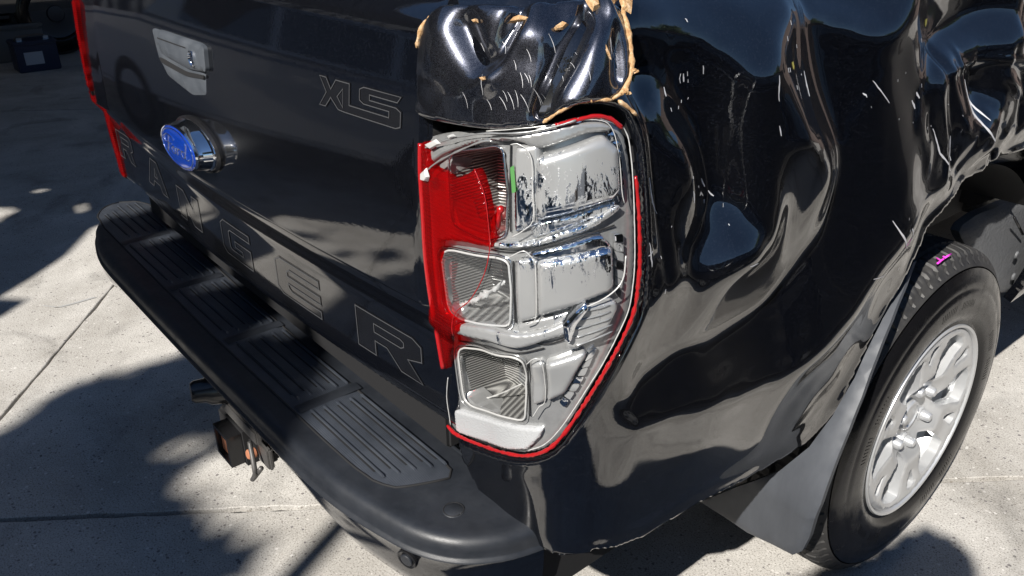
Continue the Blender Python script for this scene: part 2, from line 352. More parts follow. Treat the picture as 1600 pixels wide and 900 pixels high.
# pressed-in shape of the damaged panel: spline heights (0.1 mm) over (s, z)
DENT = np.array([
 [0, 0, 0, 0, 0, 0, 0, 0, 0, 0, 0, 0, 0, 0, 0, 0, 0, 0, 0, 0, 0, 0, 0, 0, 0, 0, 0, 0, 0, 0, 0, 0, 0, 0, 0, 0, 0, 0, 0, 0, 0, 0, 0, 0, 0, 0, 0, 0],
 [0, 0, 0, 0, 0, 0, 0, 0, 0, 0, 0, 0, 0, 0, 0, 0, 0, 0, 0, 0, 0, 0, 0, 0, 0, 0, 0, 0, 0, 0, 0, 0, 0, 0, 0, 0, 0, 0, 0, 0, 0, 0, 0, 0, 0, 0, 0, 0],
 [0, 0, 0, 0, 0, 0, 0, 0, 0, 0, 0, 0, 0, 0, 0, 0, 0, 0, 0, 0, 0, 0, 0, 0, 0, 0, 0, 0, 0, 0, 0, 0, 0, 0, 0, 0, 0, 0, 0, 0, 0, 0, 0, 0, 0, 0, 0, 0],
 [0, 0, 0, 0, 0, 0, 0, 0, 0, 0, 0, 0, 0, 0, 0, 0, 0, 0, 0, 0, 0, 0, 0, 0, 0, 0, 0, 0, 0, 0, 0, 0, 0, 0, 0, 0, 0, 0, 0, 0, 0, 0, 0, 0, 0, 0, 0, 0],
 [0, 0, 0, 0, 0, 0, 0, 0, 0, 0, 0, 0, 0, -1, -1, -1, 0, 0, 0, -1, 1, 1, 1, 2, 2, 0, -1, -2, -1, -1, -1, -1, 0, 1, 1, 2, 2, 3, 4, 4, 2, 1, 0, -1, -1, -1, 0, 0],
 [0, 0, 0, 0, 0, 0, 0, 0, 0, 0, 0, 0, 1, 1, 3, 4, 10, 9, -5, -18, -10, -3, 2, 5, 6, 3, 9, 1, -1, -3, -5, -8, -9, -7, -7, -6, -4, 3, 7, -3, -6, -3, 4, 5, 3, 1, 0, 0],
 [0, 0, 0, 0, 0, 0, 1, 1, 1, 2, 4, 8, 15, 26, 41, 51, 69, 44, -24, -95, -97, -59, -35, -15, 8, 29, 72, 47, 18, -1, -22, -43, -57, -64, -71, -77, -70, -51, -88, -146, -123, -56, 32, 62, 43, 23, 10, 2],
 [0, 0, 0, 0, 0, 0, 2, 3, 3, 6, 10, 18, 31, 49, 66, 64, 79, 32, -38, -111, -142, -99, -74, -43, -6, 27, 86, 56, 20, -8, -37, -63, -80, -87, -91, -86, -62, -56, -124, -211, -195, -93, 56, 104, 71, 40, 19, 4],
 [0, 0, 0, 0, 0, 1, 3, 4, 6, 10, 18, 29, 45, 61, 70, 64, 77, 3, -58, -125, -157, -117, -97, -66, -27, 15, 75, 39, 4, -23, -44, -60, -64, -54, -40, -14, -28, -50, -103, -148, -121, -48, 70, 85, 60, 39, 21, 6],
 [0, 0, 0, 0, 0, 2, 4, 6, 9, 16, 27, 42, 59, 71, 69, 67, 73, -7, -64, -126, -166, -129, -112, -83, -47, 3, 53, 2, -34, -63, -59, -38, -6, 32, 38, 23, -76, -139, -169, -151, -101, -30, 63, 58, 48, 34, 20, 6],
 [0, 0, 0, 0, 0, 2, 5, 8, 15, 26, 41, 60, 76, 85, 79, 88, 73, -5, -56, -108, -167, -133, -112, -88, -61, -18, 1, -66, -98, -95, -59, -16, 18, 24, -17, -94, -193, -229, -216, -169, -122, -40, 29, 33, 38, 29, 17, 6],
 [0, 0, 0, 0, 0, 2, 6, 12, 22, 38, 59, 82, 97, 100, 95, 112, 77, 3, -49, -100, -162, -118, -85, -58, -34, 0, -12, -111, -154, -123, -93, -80, -97, -129, -186, -244, -267, -248, -213, -167, -113, -18, 6, 13, 26, 22, 14, 5],
 [0, 0, 0, 0, 0, 3, 8, 17, 31, 52, 78, 102, 111, 111, 111, 133, 67, -2, -57, -116, -173, -118, -66, -14, 36, 88, 107, 7, -112, -169, -209, -222, -254, -268, -278, -273, -245, -212, -178, -128, -54, 4, -14, 1, 13, 12, 8, 4],
 [0, 0, 0, 0, 0, 4, 11, 23, 41, 65, 92, 110, 109, 110, 120, 128, 46, -23, -85, -157, -196, -136, -85, -23, 57, 152, 212, 149, 15, -93, -217, -267, -272, -251, -227, -202, -172, -141, -102, -29, 29, -4, -22, -5, 0, 1, 1, 1],
 [0, 0, 0, 0, 0, 5, 15, 30, 50, 74, 96, 100, 95, 99, 120, 106, 15, -56, -120, -194, -224, -159, -113, -54, 31, 154, 260, 212, 64, -38, -125, -137, -123, -108, -92, -74, -48, -18, 29, 75, 49, -3, -12, -12, -13, -10, -5, -1],
 [0, 0, 0, 0, 0, 7, 19, 37, 57, 79, 89, 81, 78, 84, 113, 68, -20, -90, -151, -222, -250, -183, -136, -78, 7, 128, 248, 213, 92, 41, 30, 27, 23, 32, 45, 62, 92, 133, 160, 107, 59, 21, -2, -22, -25, -19, -11, -3],
 [0, 0, 0, 0, 0, 9, 25, 44, 63, 77, 74, 62, 62, 71, 103, 33, -49, -118, -177, -245, -272, -206, -159, -101, -19, 82, 174, 161, 113, 112, 106, 95, 93, 97, 108, 123, 149, 186, 222, 160, 95, 43, 1, -31, -35, -26, -15, -4],
 [0, 0, 0, 0, 0, 13, 32, 52, 67, 70, 58, 49, 50, 65, 81, 0, -73, -141, -197, -263, -290, -226, -181, -126, -52, 27, 99, 134, 128, 127, 115, 108, 112, 127, 132, 148, 168, 182, 198, 187, 134, 50, -2, -37, -42, -32, -18, -4],
 [0, 0, 0, 0, 1, 16, 39, 60, 69, 61, 48, 40, 41, 61, 65, -23, -90, -157, -212, -274, -302, -243, -202, -153, -93, -34, 11, 42, 63, 75, 65, 85, 127, 195, 193, 194, 182, 152, 116, 103, 118, 72, -3, -43, -47, -35, -19, -2],
 [0, 0, 0, 0, 1, 20, 46, 66, 69, 56, 45, 38, 36, 57, 49, -35, -99, -162, -214, -267, -310, -264, -222, -182, -137, -97, -69, -48, -22, 12, 48, 102, 176, 259, 227, 172, 111, 57, 19, 10, 39, 74, 6, -53, -54, -38, -18, 0],
 [0, 0, 0, 0, 1, 20, 45, 61, 58, 51, 47, 44, 44, 65, 46, -32, -88, -145, -193, -235, -291, -287, -242, -205, -168, -133, -101, -66, -23, 28, 84, 149, 223, 242, 152, 66, 1, -44, -67, -63, -37, 24, 15, -44, -53, -37, -16, 4],
 [0, 0, 0, 0, 1, 15, 32, 36, 32, 34, 41, 48, 58, 80, 77, 3, -48, -101, -145, -185, -228, -273, -259, -216, -175, -132, -88, -41, 11, 69, 132, 186, 200, 136, 34, -44, -96, -129, -142, -132, -109, -64, -65, -66, -54, -36, -15, 7],
 [0, 0, 0, 0, 0, 5, 8, 3, 2, 8, 19, 37, 65, 102, 129, 65, 13, -34, -75, -113, -147, -186, -225, -217, -177, -123, -70, -13, 52, 115, 155, 142, 88, 7, -78, -141, -181, -203, -207, -194, -169, -126, -160, -152, -96, -53, -20, 7],
 [0, 0, 0, 0, 1, 7, 3, -3, -5, -7, -2, 14, 48, 106, 172, 143, 81, 39, 1, -35, -68, -95, -125, -156, -161, -128, -86, -36, 14, 57, 67, 29, -38, -110, -176, -222, -244, -250, -241, -217, -173, -116, -146, -145, -103, -58, -23, 6],
 [0, 0, 0, 1, 3, 4, 0, -4, -5, -11, -10, -2, 28, 91, 176, 207, 148, 102, 67, 33, 1, -30, -59, -86, -112, -132, -144, -142, -121, -92, -78, -103, -154, -206, -242, -259, -256, -244, -221, -186, -122, -106, -151, -139, -96, -54, -20, 7],
 [0, 0, 0, 2, 2, -9, -7, -6, -9, -11, -10, -6, 17, 74, 150, 218, 215, 164, 126, 94, 65, 28, -12, -47, -76, -104, -133, -158, -172, -175, -178, -198, -225, -239, -241, -235, -219, -198, -170, -124, -58, -103, -144, -123, -80, -43, -15, 8],
 [0, 0, 1, 4, -1, -29, -34, -26, -16, -10, -5, -2, 13, 60, 121, 183, 238, 233, 183, 151, 115, 70, 29, -10, -42, -71, -99, -125, -147, -166, -184, -201, -207, -200, -192, -182, -163, -139, -113, -50, -24, -99, -129, -101, -58, -28, -7, 9],
 [0, 0, 3, 4, -4, -38, -51, -43, -25, -7, -4, -2, 6, 47, 99, 149, 205, 257, 239, 194, 156, 110, 67, 28, -5, -35, -63, -89, -109, -125, -138, -148, -149, -141, -132, -121, -100, -74, -45, 26, -15, -83, -104, -71, -32, -10, 2, 9],
 [0, 1, 4, 3, -5, -41, -60, -57, -37, -9, -5, -2, 5, 38, 81, 123, 165, 218, 255, 233, 190, 153, 109, 68, 35, 7, -21, -45, -63, -76, -86, -95, -95, -87, -77, -64, -41, -14, 25, 85, 1, -52, -67, -27, 1, 11, 12, 9],
 [0, 3, 4, 2, -5, -43, -65, -65, -48, -15, -9, -6, 1, 29, 65, 100, 128, 157, 205, 248, 223, 184, 151, 112, 78, 50, 24, 0, -18, -31, -43, -53, -54, -47, -38, -26, -2, 23, 71, 122, 30, -8, -10, 32, 43, 35, 22, 9],
 [0, 2, 4, 3, -1, -35, -66, -67, -59, -45, -36, -28, -14, 13, 42, 67, 82, 100, 135, 200, 239, 219, 183, 156, 125, 93, 66, 41, 21, 5, -9, -22, -28, -25, -20, -12, 5, 27, 80, 156, 101, 56, 65, 93, 82, 56, 30, 7],
 [-1, 0, 3, 2, 8, 23, -38, -59, -53, -51, -46, -40, -28, -5, 5, 13, 21, 50, 83, 140, 211, 252, 223, 188, 167, 138, 105, 76, 52, 31, 12, -7, -18, -20, -22, -21, -9, 18, 64, 142, 188, 159, 144, 142, 109, 70, 35, 4],
 [-1, 0, 2, -4, 18, 149, 85, -10, -31, -49, -48, -44, -34, -11, -4, 2, 9, 22, 59, 104, 170, 238, 257, 220, 192, 171, 138, 99, 68, 41, 16, -7, -23, -30, -36, -36, -14, 21, 59, 110, 177, 227, 214, 176, 125, 76, 35, 0],
 [-1, 0, 0, -11, 12, 216, 256, 142, 71, 2, -38, -49, -45, -17, -6, 1, 13, 43, 64, 89, 136, 195, 246, 250, 205, 174, 142, 105, 69, 37, 8, -19, -38, -48, -47, -32, -6, 17, 39, 67, 109, 175, 208, 176, 124, 75, 33, -3],
 [-1, 0, 1, -13, 8, 205, 356, 290, 209, 140, 67, 5, -40, -44, -19, -5, 17, 49, 71, 83, 108, 152, 201, 237, 200, 150, 110, 75, 47, 22, -3, -33, -54, -59, -46, -31, -30, -28, -24, -10, 24, 90, 149, 145, 110, 68, 29, -6],
 [-1, 0, 1, -12, 10, 192, 382, 408, 314, 249, 179, 111, 51, 1, -31, -38, -10, 27, 54, 64, 78, 101, 134, 171, 168, 112, 72, 38, 13, -6, -23, -39, -47, -45, -30, -65, -119, -117, -113, -98, -58, 18, 98, 118, 97, 62, 27, -6],
 [-1, 0, 1, -11, 11, 191, 372, 487, 395, 324, 253, 185, 128, 82, 35, -7, -15, -9, 4, 15, 37, 38, 46, 76, 116, 85, 50, 28, 11, 1, -7, -10, -1, 14, 53, -23, -175, -220, -204, -174, -122, -35, 63, 99, 88, 58, 26, -5],
 [-1, 0, 1, -11, 11, 192, 359, 530, 456, 376, 305, 235, 177, 130, 86, 42, 0, -14, -17, -12, 1, -21, -31, 0, 70, 94, 65, 52, 41, 33, 30, 31, 46, 69, 114, 61, -139, -297, -288, -232, -168, -73, 36, 85, 81, 56, 27, -3],
 [-1, 0, 1, -12, 11, 192, 353, 547, 503, 414, 344, 271, 211, 161, 113, 68, 17, -4, -17, -32, -32, -58, -57, -18, 54, 125, 105, 79, 59, 51, 53, 56, 73, 90, 102, 80, -77, -307, -358, -277, -203, -103, 14, 72, 74, 54, 27, -1],
 [-1, 0, 1, -11, 10, 191, 350, 550, 542, 445, 374, 299, 237, 185, 137, 92, 49, 8, -15, -64, -99, -80, -40, 4, 67, 135, 105, 52, 27, 52, 90, 93, 97, 80, 43, 11, -56, -260, -384, -304, -226, -126, -4, 58, 67, 50, 26, 0],
 [-1, 0, 1, -11, 10, 191, 346, 544, 573, 471, 398, 321, 257, 206, 157, 112, 70, 32, 2, -25, -52, -31, -14, 12, 64, 94, 40, -4, 16, 109, 148, 115, 68, 11, -43, -74, -83, -225, -371, -320, -236, -137, -15, 48, 60, 47, 25, 1],
 [-1, 0, 1, -11, 10, 189, 342, 534, 595, 492, 416, 338, 274, 221, 173, 128, 87, 52, 27, 10, -5, -12, -22, -7, 14, 14, -23, 9, 92, 181, 152, 61, -18, -76, -104, -102, -64, -184, -337, -328, -236, -138, -17, 46, 58, 45, 24, 0],
 [-1, 0, 1, -11, 10, 186, 336, 525, 610, 507, 428, 349, 284, 231, 182, 137, 95, 60, 33, 13, 0, -5, -21, -24, -18, -27, 5, 93, 154, 165, 64, -47, -106, -129, -118, -92, -37, -151, -292, -329, -231, -133, -11, 50, 60, 45, 23, -1],
 [-1, 0, 1, -11, 9, 183, 331, 517, 618, 518, 436, 356, 290, 236, 186, 139, 96, 59, 29, 4, -13, -13, -26, -51, -73, -27, 72, 169, 168, 153, 20, -126, -178, -164, -121, -82, -12, -114, -231, -304, -211, -113, 8, 63, 67, 48, 23, -3],
 [-1, 0, 1, -11, 8, 179, 327, 512, 622, 523, 438, 358, 290, 236, 185, 138, 94, 56, 26, -2, -30, -54, -86, -131, -104, -7, 90, 173, 188, 213, 123, -26, -135, -148, -101, -57, 24, -66, -170, -253, -169, -74, 41, 85, 78, 53, 24, -5],
 [-1, 0, 1, -11, 8, 176, 324, 508, 622, 524, 437, 356, 288, 232, 181, 134, 90, 53, 24, 0, -22, -45, -71, -104, -83, 15, 82, 157, 216, 265, 204, 47, -47, -25, 4, 28, 92, -2, -106, -194, -116, -17, 86, 112, 92, 58, 24, -7],
 [-1, 0, 1, -11, 7, 173, 321, 504, 619, 521, 433, 352, 283, 228, 176, 128, 84, 46, 16, -6, -18, -14, -8, -17, -30, 3, 33, 124, 203, 256, 250, 125, 67, 98, 113, 130, 176, 66, -45, -116, -28, 70, 146, 143, 106, 63, 25, -9],
 [-1, 0, 1, -11, 7, 171, 319, 500, 614, 516, 428, 346, 277, 221, 169, 120, 75, 35, 1, -29, -52, -43, -4, 6, -18, -11, 21, 118, 178, 182, 172, 133, 134, 157, 176, 200, 247, 130, 13, -5, 90, 173, 208, 171, 116, 65, 24, -11],
 [-1, 0, 1, -11, 6, 169, 316, 495, 608, 510, 421, 340, 271, 215, 163, 113, 67, 25, -12, -47, -83, -102, -65, -8, -10, -15, 18, 117, 164, 144, 132, 128, 147, 170, 197, 228, 280, 209, 92, 108, 188, 243, 237, 178, 114, 61, 20, -13],
 [-1, 0, 1, -10, 6, 167, 314, 489, 600, 503, 415, 334, 265, 210, 157, 108, 61, 18, -19, -53, -88, -124, -133, -89, -36, -24, 18, 111, 157, 137, 135, 138, 151, 169, 187, 196, 196, 145, 81, 122, 195, 232, 211, 155, 97, 50, 14, -15],
 [-1, 0, 1, -10, 6, 166, 310, 479, 593, 497, 409, 330, 262, 207, 156, 107, 61, 19, -16, -48, -78, -108, -140, -155, -147, -89, 1, 107, 161, 147, 149, 147, 150, 154, 151, 134, 99, 47, 22, 74, 141, 170, 154, 114, 71, 35, 7, -17],
 [-1, 0, 1, -10, 5, 163, 305, 465, 584, 494, 407, 329, 263, 210, 160, 114, 70, 31, 0, -28, -53, -76, -99, -124, -145, -84, 21, 118, 178, 164, 154, 138, 124, 110, 89, 56, 13, -30, -32, 17, 74, 101, 95, 72, 45, 21, 1, -17],
 [-1, 0, 2, -10, 5, 160, 296, 444, 571, 497, 408, 334, 270, 219, 171, 127, 87, 52, 25, 3, -16, -32, -44, -50, -50, -41, 44, 135, 191, 162, 129, 98, 72, 47, 15, -25, -70, -100, -88, -41, 14, 46, 50, 40, 25, 10, -3, -15],
 [-1, 0, 2, -10, 4, 154, 282, 414, 545, 510, 415, 344, 282, 232, 186, 144, 104, 71, 46, 26, 10, -2, -10, -11, -26, -15, 38, 144, 165, 118, 75, 39, 7, -26, -65, -109, -146, -159, -135, -90, -38, 2, 17, 17, 11, 3, -5, -13],
 [-1, 0, 2, -10, 3, 145, 262, 375, 495, 520, 433, 356, 296, 247, 200, 157, 116, 82, 56, 34, 17, 4, -2, -7, -25, -4, 41, 121, 105, 55, 13, -22, -55, -90, -123, -153, -168, -162, -137, -101, -61, -25, -4, 3, 3, -1, -5, -10],
 [-1, 0, 2, -9, 1, 128, 229, 324, 419, 492, 457, 374, 309, 259, 210, 164, 122, 85, 57, 32, 11, -4, -13, -13, -21, 10, 28, 56, 35, -2, -33, -58, -79, -100, -118, -132, -135, -125, -106, -80, -53, -28, -11, -3, -1, -2, -4, -7],
 [-1, 0, 3, -8, -3, 99, 183, 260, 331, 401, 436, 395, 325, 266, 213, 165, 121, 83, 53, 27, 4, -16, -31, -36, -18, 9, 6, 3, -8, -27, -44, -56, -67, -76, -84, -89, -88, -80, -67, -51, -35, -20, -9, -4, -2, -1, -2, -4],
 [-1, 0, 3, -5, -9, 51, 121, 177, 229, 275, 323, 346, 323, 269, 211, 160, 117, 79, 50, 24, 0, -22, -42, -57, -54, -34, -26, -20, -20, -27, -33, -38, -41, -45, -47, -48, -46, -41, -34, -26, -18, -11, -5, -2, -1, -1, -1, -2],
 [-1, -2, 3, -2, -13, -10, 39, 77, 108, 134, 161, 192, 213, 202, 168, 131, 97, 67, 42, 21, 1, -19, -37, -51, -51, -36, -24, -16, -13, -14, -16, -17, -17, -18, -18, -18, -17, -15, -12, -9, -6, -4, -2, -1, 0, 0, 0, -1],
 [-2, -6, -4, -4, -12, -33, -21, -7, 1, 7, 13, 23, 35, 42, 40, 34, 27, 21, 14, 9, 2, -6, -12, -13, -11, -7, -4, -2, -2, -2, -2, -2, -2, -2, -1, -1, -1, -1, -1, -1, 0, 0, 0, 0, 0, 0, 0, 0],
 [-1, -3, -4, -3, -5, -18, -18, -14, -13, -12, -12, -10, -6, -2, 0, 1, 2, 2, 2, 2, 1, -1, -2, -1, 0, 1, 1, 1, 1, 1, 1, 1, 1, 1, 1, 1, 1, 1, 1, 0, 0, 0, 0, 0, 0, 0, 0, 0],
 [0, 0, 0, 0, 0, -3, -3, -3, -3, -4, -4, -4, -4, -3, -2, -2, -1, -1, 0, 0, 0, 0, 0, 1, 1, 1, 0, 0, 0, 0, 0, 0, 0, 0, 0, 0, 0, 0, 0, 0, 0, 0, 0, 0, 0, 0, 0, 0],
 [0, 0, 0, 0, 0, 1, 1, 1, 1, 0, 0, 0, 0, 0, 0, 0, 0, 0, 0, 0, 0, 0, 0, 0, 0, 0, 0, 0, 0, 0, 0, 0, 0, 0, 0, 0, 0, 0, 0, 0, 0, 0, 0, 0, 0, 0, 0, 0]])*1e-4
def spline_h(s, z):
    nz = DENT.shape[1]; u = np.clip((s-.20)/.022, 0, DENT.shape[0]-3.001); v = np.clip((z-.50)/.019, 0, nz-3.001); i = u.astype(int); j = v.astype(int)
    w = lambda t: [(1-t)**3/6, (3*t**3-6*t**2+4)/6, (-3*t**3+3*t**2+3*t+1)/6, t**3/6]
    a, b = w(u-i), w(v-j); D = 0
    for p in range(4):
        for q in range(4): D = D+a[p]*b[q]*DENT[np.minimum(i+p, DENT.shape[0]-1), np.minimum(j+q, nz-1)]
    return D*sm((s-.20)/.03)
FE = [
 fea([(1478, 95), (1482, 160), (1490, 225)], (.008, .03), -.007),
 fea([(1530, 120), (1548, 180), (1552, 230)], (.010, .03), -.006),
 fea([(1504, 100), (1512, 170), (1535, 250)], (.007, .02), .006),
 fea([(1570, 90), (1585, 130), (1580, 190)], (.009, .02), -.005),
 fea([(1492, 110), (1545, 92), (1600, 100)], (.02, .006), .004),
 fea([(1560, 120), (1600, 160)], (.007, .01), .004),
 fea([(1465, 160), (1476, 250)], (.006, .02), .004),
 fea([(1455, 190), (1470, 250)], (.010, .03), -.003),
 fea([(1440, 180), (1450, 240)], (.010, .03), .003),
 fea([(1368, 130), (1380, 240)], (.012, .05), .0012),
 fea([(1250, 60), (1252, 180), (1262, 220)], (.010, .06), -.0016),
 fea([(1018, 270), (1030, 330), (1040, 400)], (.010, .05), -.003),
]
ARCH_S = resample(inv([(1255, 692), (1292, 655), (1330, 592), (1370, 510), (1400, 452), (1424, 408), (1447, 366), (1475, 325), (1510, 285), (1550, 253), (1600, 234)]), .02, False)
def dents(P):
    D = spline_h(P[:, 0], P[:, 1])
    for L, (ws, wz), amp in FE:
        sc = np.array([1/ws, 1/wz]); d = pdist(P*sc, L*sc); D = D+amp*np.exp(-d**2*.9)
    s, z = P[:, 0], P[:, 1]
    c = np.exp(-(((s-1.15)/.13)**2+((z-1.0)/.06)**2))
    c = c*sm((pdist(P, ARCH_S)-.012)/.03)
    D = D+c*(.0016*np.sin(s*95+3*np.sin(z*30))*np.cos(z*70+s*20)+.0008*np.sin(s*160-z*90))
    D = D+.0005*np.sin(s*9+1)*np.sin(z*13+2)
    D = D*sm(pdist(P, HOLE_SZ, True)/.03)
    return D+.003*np.exp(-(pdist(P, HOLE_SZ, True)/.012)**2)
# ------------------------------------------------------------------ side panel with arch
ARCH = inv([(1089, 784), (1150, 754), (1205, 722), (1255, 692), (1292, 655), (1330, 592), (1370, 510), (1400, 452), (1424, 408), (1447, 366), (1475, 325), (1510, 285), (1550, 253), (1600, 234)])
LOW = inv([(871, 866), (930, 856), (1000, 838)])
s_end = 2.1
def yz(y, z): return (y-.15+AR+RR*math.pi/2, z)
ARCH_F = np.array([yz(1.40, .925), yz(1.50, .85), yz(1.56, .72), yz(1.58, .58), yz(1.60, .46)])
BODY = np.vstack([[(-.006, 1.318)], [(-.006, .735)], [(-.004, .66)], [(.05, .60)], [(.16, .585)], [(.25, .59)], LOW, ARCH, ARCH_F, [(s_end, .42)], [(s_end, 1.318)]])
def bgrid(mn, mx):
    a = [(x+(j % 2)*.0027, y) for j, y in enumerate(np.arange(mn[1], mx[1], .0047)) for x in np.arange(mn[0], 1.5, .0054)]
    b = [(x, y) for y in np.arange(mn[1], mx[1], .03) for x in np.arange(1.52, mx[0], .03)]
    return np.array(a+b)
ae = resample(np.vstack([LOW, ARCH]), .02, False)
def body_h(P):
    return dents(P)+.005*np.exp(-(pdist(P, ae)/.018)**2)
body = patch('rear_side_panel', BODY, .0054, S, M['paint'], truck, holes=[HOLE_SZ], h=body_h, skirt=.022, extra=bgrid, bsp=.005, round_=.004, sharp=75)
tag(body, 'crumpled and scratched rear side panel')
# dark pocket behind lamp
patch('lamp_pocket', np.vstack([resample(HOLE_SZ, .03)]), .02, S, M['dark'], truck, h=-.085)
ctr = HOLE_SZ.mean(0)
hp = resample(HOLE_SZ, .015); Va = S(hp, -.012); Vb = S(hp, -.086)
mesh('lamp_pocket_wall', list(Va)+list(Vb), [(i, (i+1) % len(hp), len(hp)+(i+1) % len(hp), len(hp)+i) for i in range(len(hp))], M['dark'], truck)
# ------------------------------------------------------------------ torn corner cap above the lamp
CAP = spline([(650, 120), (652, 70), (664, 32), (690, 8), (740, 5), (800, 7), (850, 2), (900, -8), (950, -6), (978, 20), (987, 60), (989, 105), (980, 140), (962, 157), (930, 159), (900, 163), (872, 177), (848, 193), (800, 200), (760, 202), (700, 194), (648, 180), (648, 150)], 4, True)
CAP_SZ = inv(CAP, .014)
def capf(px, w, amp): return (resample(inv(spline(px, 4) if len(px) > 2 else px, .014), .004, False), w, amp)
CF = [capf([(722, 36), (733, 75), (752, 98), (775, 88), (792, 58), (806, 30)], .0135, -.015),
      capf([(765, 118), (788, 84), (815, 58), (850, 56)], .016, .010),
      capf([(918, 30), (898, 66), (878, 105), (858, 145), (848, 175)], .011, -.020),
      capf([(905, 165), (925, 120), (932, 60)], .022, .010),
      capf([(685, 55), (676, 110)], .03, .010),
      capf([(830, 110), (850, 130)], .03, .006),
      capf([(962, 50), (968, 120)], .009, -.010),
      capf([(948, 12), (958, 35)], .014, .012),
      capf([(740, 15), (840, 15)], .016, .006)]
def cap_h(P):
    H = np.full(len(P), .012)
    for L, w_, a in CF: H += a*np.exp(-(pdist(P, L)/w_)**2)
    return H
cap = patch('torn_corner_panel', CAP_SZ, .0035, S, M['scuffed'], truck, h=cap_h, skirt=.006, round_=.004, sharp=80)
tag(cap, 'dented corner skin torn loose above the tail lamp')
def strip(name, px, rad, m, h=.014, parent=None, jit=.14, n=7, sp=.004):
    q = resample(inv(spline(px, 4) if len(px) > 2 else px, h), sp, False); W = S(q, h)
    ph = random.random()*9; r = [rad*(1+.22*math.sin(i*.9+ph)+.15*math.sin(i*2.3+ph*2)+.08*random.random()) for i in range(len(W))]; r[0] *= .4; r[-1] *= .4
    return tube(name, W, r, m, parent or cap, n=n, jit=jit)
def lump(name, px, m, h=.016, parent=None):
    q = inv(px, h); Pc = S(q, h); c = Pc.mean(0); n = bnorm(*q.mean(0)); V = []; k = len(Pc)
    for P3, f in ((Pc, 0), (c+(Pc-c)*.7, .004)):
        for a in P3: V.append(a+n*(f+random.uniform(-.001, .001)))
    V.append(c+n*.0045); F = [(i, (i+1) % k, k+(i+1) % k, k+i) for i in range(k)]+[(k+i, k+(i+1) % k, 2*k) for i in range(k)]
    return mesh(name, V, F, m, parent or cap, smooth=False)
tag(strip('filler_seam', [(972, 12), (980, 40), (986, 75), (987, 110), (976, 140), (957, 155)], .0026, M['filler']), 'tan body filler along the torn edge')
strip('filler_seam', [(957, 156), (925, 157), (898, 162), (872, 176), (848, 192)], .0019, M['filler'])
strip('filler_seam', [(966, 157), (982, 168), (996, 181)], .0022, M['filler'])
strip('filler_seam', [(676, 24), (664, 36), (656, 52), (651, 75)], .0028, M['filler'])
strip('filler_seam', [(669, 38), (666, 62), (664, 85)], .0022, M['filler'])
for px in ([(800, 29), (812, 24), (836, 30), (830, 34), (815, 33), (802, 36), (792, 37)], [(865, 44), (880, 34), (889, 38), (880, 46), (868, 48)],
           [(812, 76), (818, 71), (823, 78), (816, 81)], [(751, 121), (758, 119), (762, 125), (754, 127)], [(737, 32), (747, 30), (748, 36), (742, 37)],
           [(928, 52), (936, 48), (946, 72), (956, 94), (949, 90), (938, 72)], [(912, -4), (935, -4), (938, 12), (926, 18), (918, 8)], [(966, -5), (988, -5), (986, 22), (972, 14)],
           [(950, -6), (968, -4), (960, 6), (948, 3)]):
    lump('filler_chip', px, M['filler'])
for _ in range(8):
    cx, cy = random.choice([(980, 40), (986, 75), (987, 110), (976, 140), (925, 157)]); cx += random.gauss(0, 3); cy += random.gauss(0, 6)
    lump('filler_chip', [(cx+random.uniform(1.2, 3.2)*math.cos(a), cy+random.uniform(1.5, 5)*math.sin(a)) for a in (0, 1.1, 2.2, 3.3, 4.4, 5.4)], M['filler'], .0155)
strip('filler_thread', [(816, 77), (806, 84), (799, 96)], .0009, M['filler'])
# scratches and paint chips on the panel
def ribbon(pts3, wd, nrm):
    V = []; F = []
    for i, q in enumerate(pts3):
        t = pts3[min(i+1, len(pts3)-1)]-pts3[max(i-1, 0)]; b = np.cross(t, nrm[i]); b /= np.linalg.norm(b)+1e-9
        ww = wd*(.25+.75*math.sin(math.pi*(i+.5)/len(pts3)))*random.uniform(.7, 1.2); V += [q-b*ww, q+b*ww]
        if i: F.append((2*i-2, 2*i-1, 2*i+1, 2*i))
    return V, F
def dsurf(q, off): return S(q, body_h(q)+off)
SC = [[(1084, 112), (1087, 126)], [(1109, 100), (1112, 114)], [(1053, 133), (1057, 149)], [(1018, 278), (1023, 308), (1034, 335)], [(1368, 126), (1378, 140), (1392, 161)], [(1359, 145), (1364, 152)], [(1429, 156), (1434, 170)], [(1436, 145), (1440, 153)],
      [(1459, 201), (1466, 238), (1480, 266)], [(1482, 212), (1487, 250)], [(1507, 124), (1513, 168), (1525, 205), (1547, 243)], [(1522, 135), (1532, 187)], [(1380, 341), (1387, 359), (1399, 385)], [(1403, 350), (1410, 373)], [(1116, 282), (1124, 296)], [(1130, 303), (1137, 311)],
      [(1084, 299), (1088, 317)], [(1203, 196), (1206, 210)], [(1344, 428), (1369, 424)], [(1196, 120), (1199, 160)], [(1270, 110), (1276, 150)], [(1012, 379), (1016, 416)], [(1010, 400), (1018, 392)], [(1440, 60), (1446, 66)], [(1070, 30), (1074, 34)], [(1150, 410), (1166, 404)]]
V = []; F = []
for px in SC:
    q = inv(resample(px, 6, False)); q = q+RNG.normal(0, .0005, q.shape); W = dsurf(q, .0006); v, f = ribbon(W, .0020 if px[0][0] > 1370 else .0011, bnorm(q[:, 0], q[:, 1])); F += [tuple(i+len(V) for i in t) for t in f]; V += v
for _ in range(45):
    c = random.choice([(1470, 180), (1390, 150), (1120, 300), (1400, 370), (1085, 140), (1015, 400), (1235, 110), (1520, 200)]); q = inv([(c[0]+random.gauss(0, 22), c[1]+random.gauss(0, 30))]); q = np.vstack([q, q+[[random.gauss(0, .001), .002+random.random()*.004]]])
    W = dsurf(q, .0006); v, f = ribbon(W, .0006, bnorm(q[:, 0], q[:, 1])); F += [tuple(i+len(V) for i in t) for t in f]; V += v
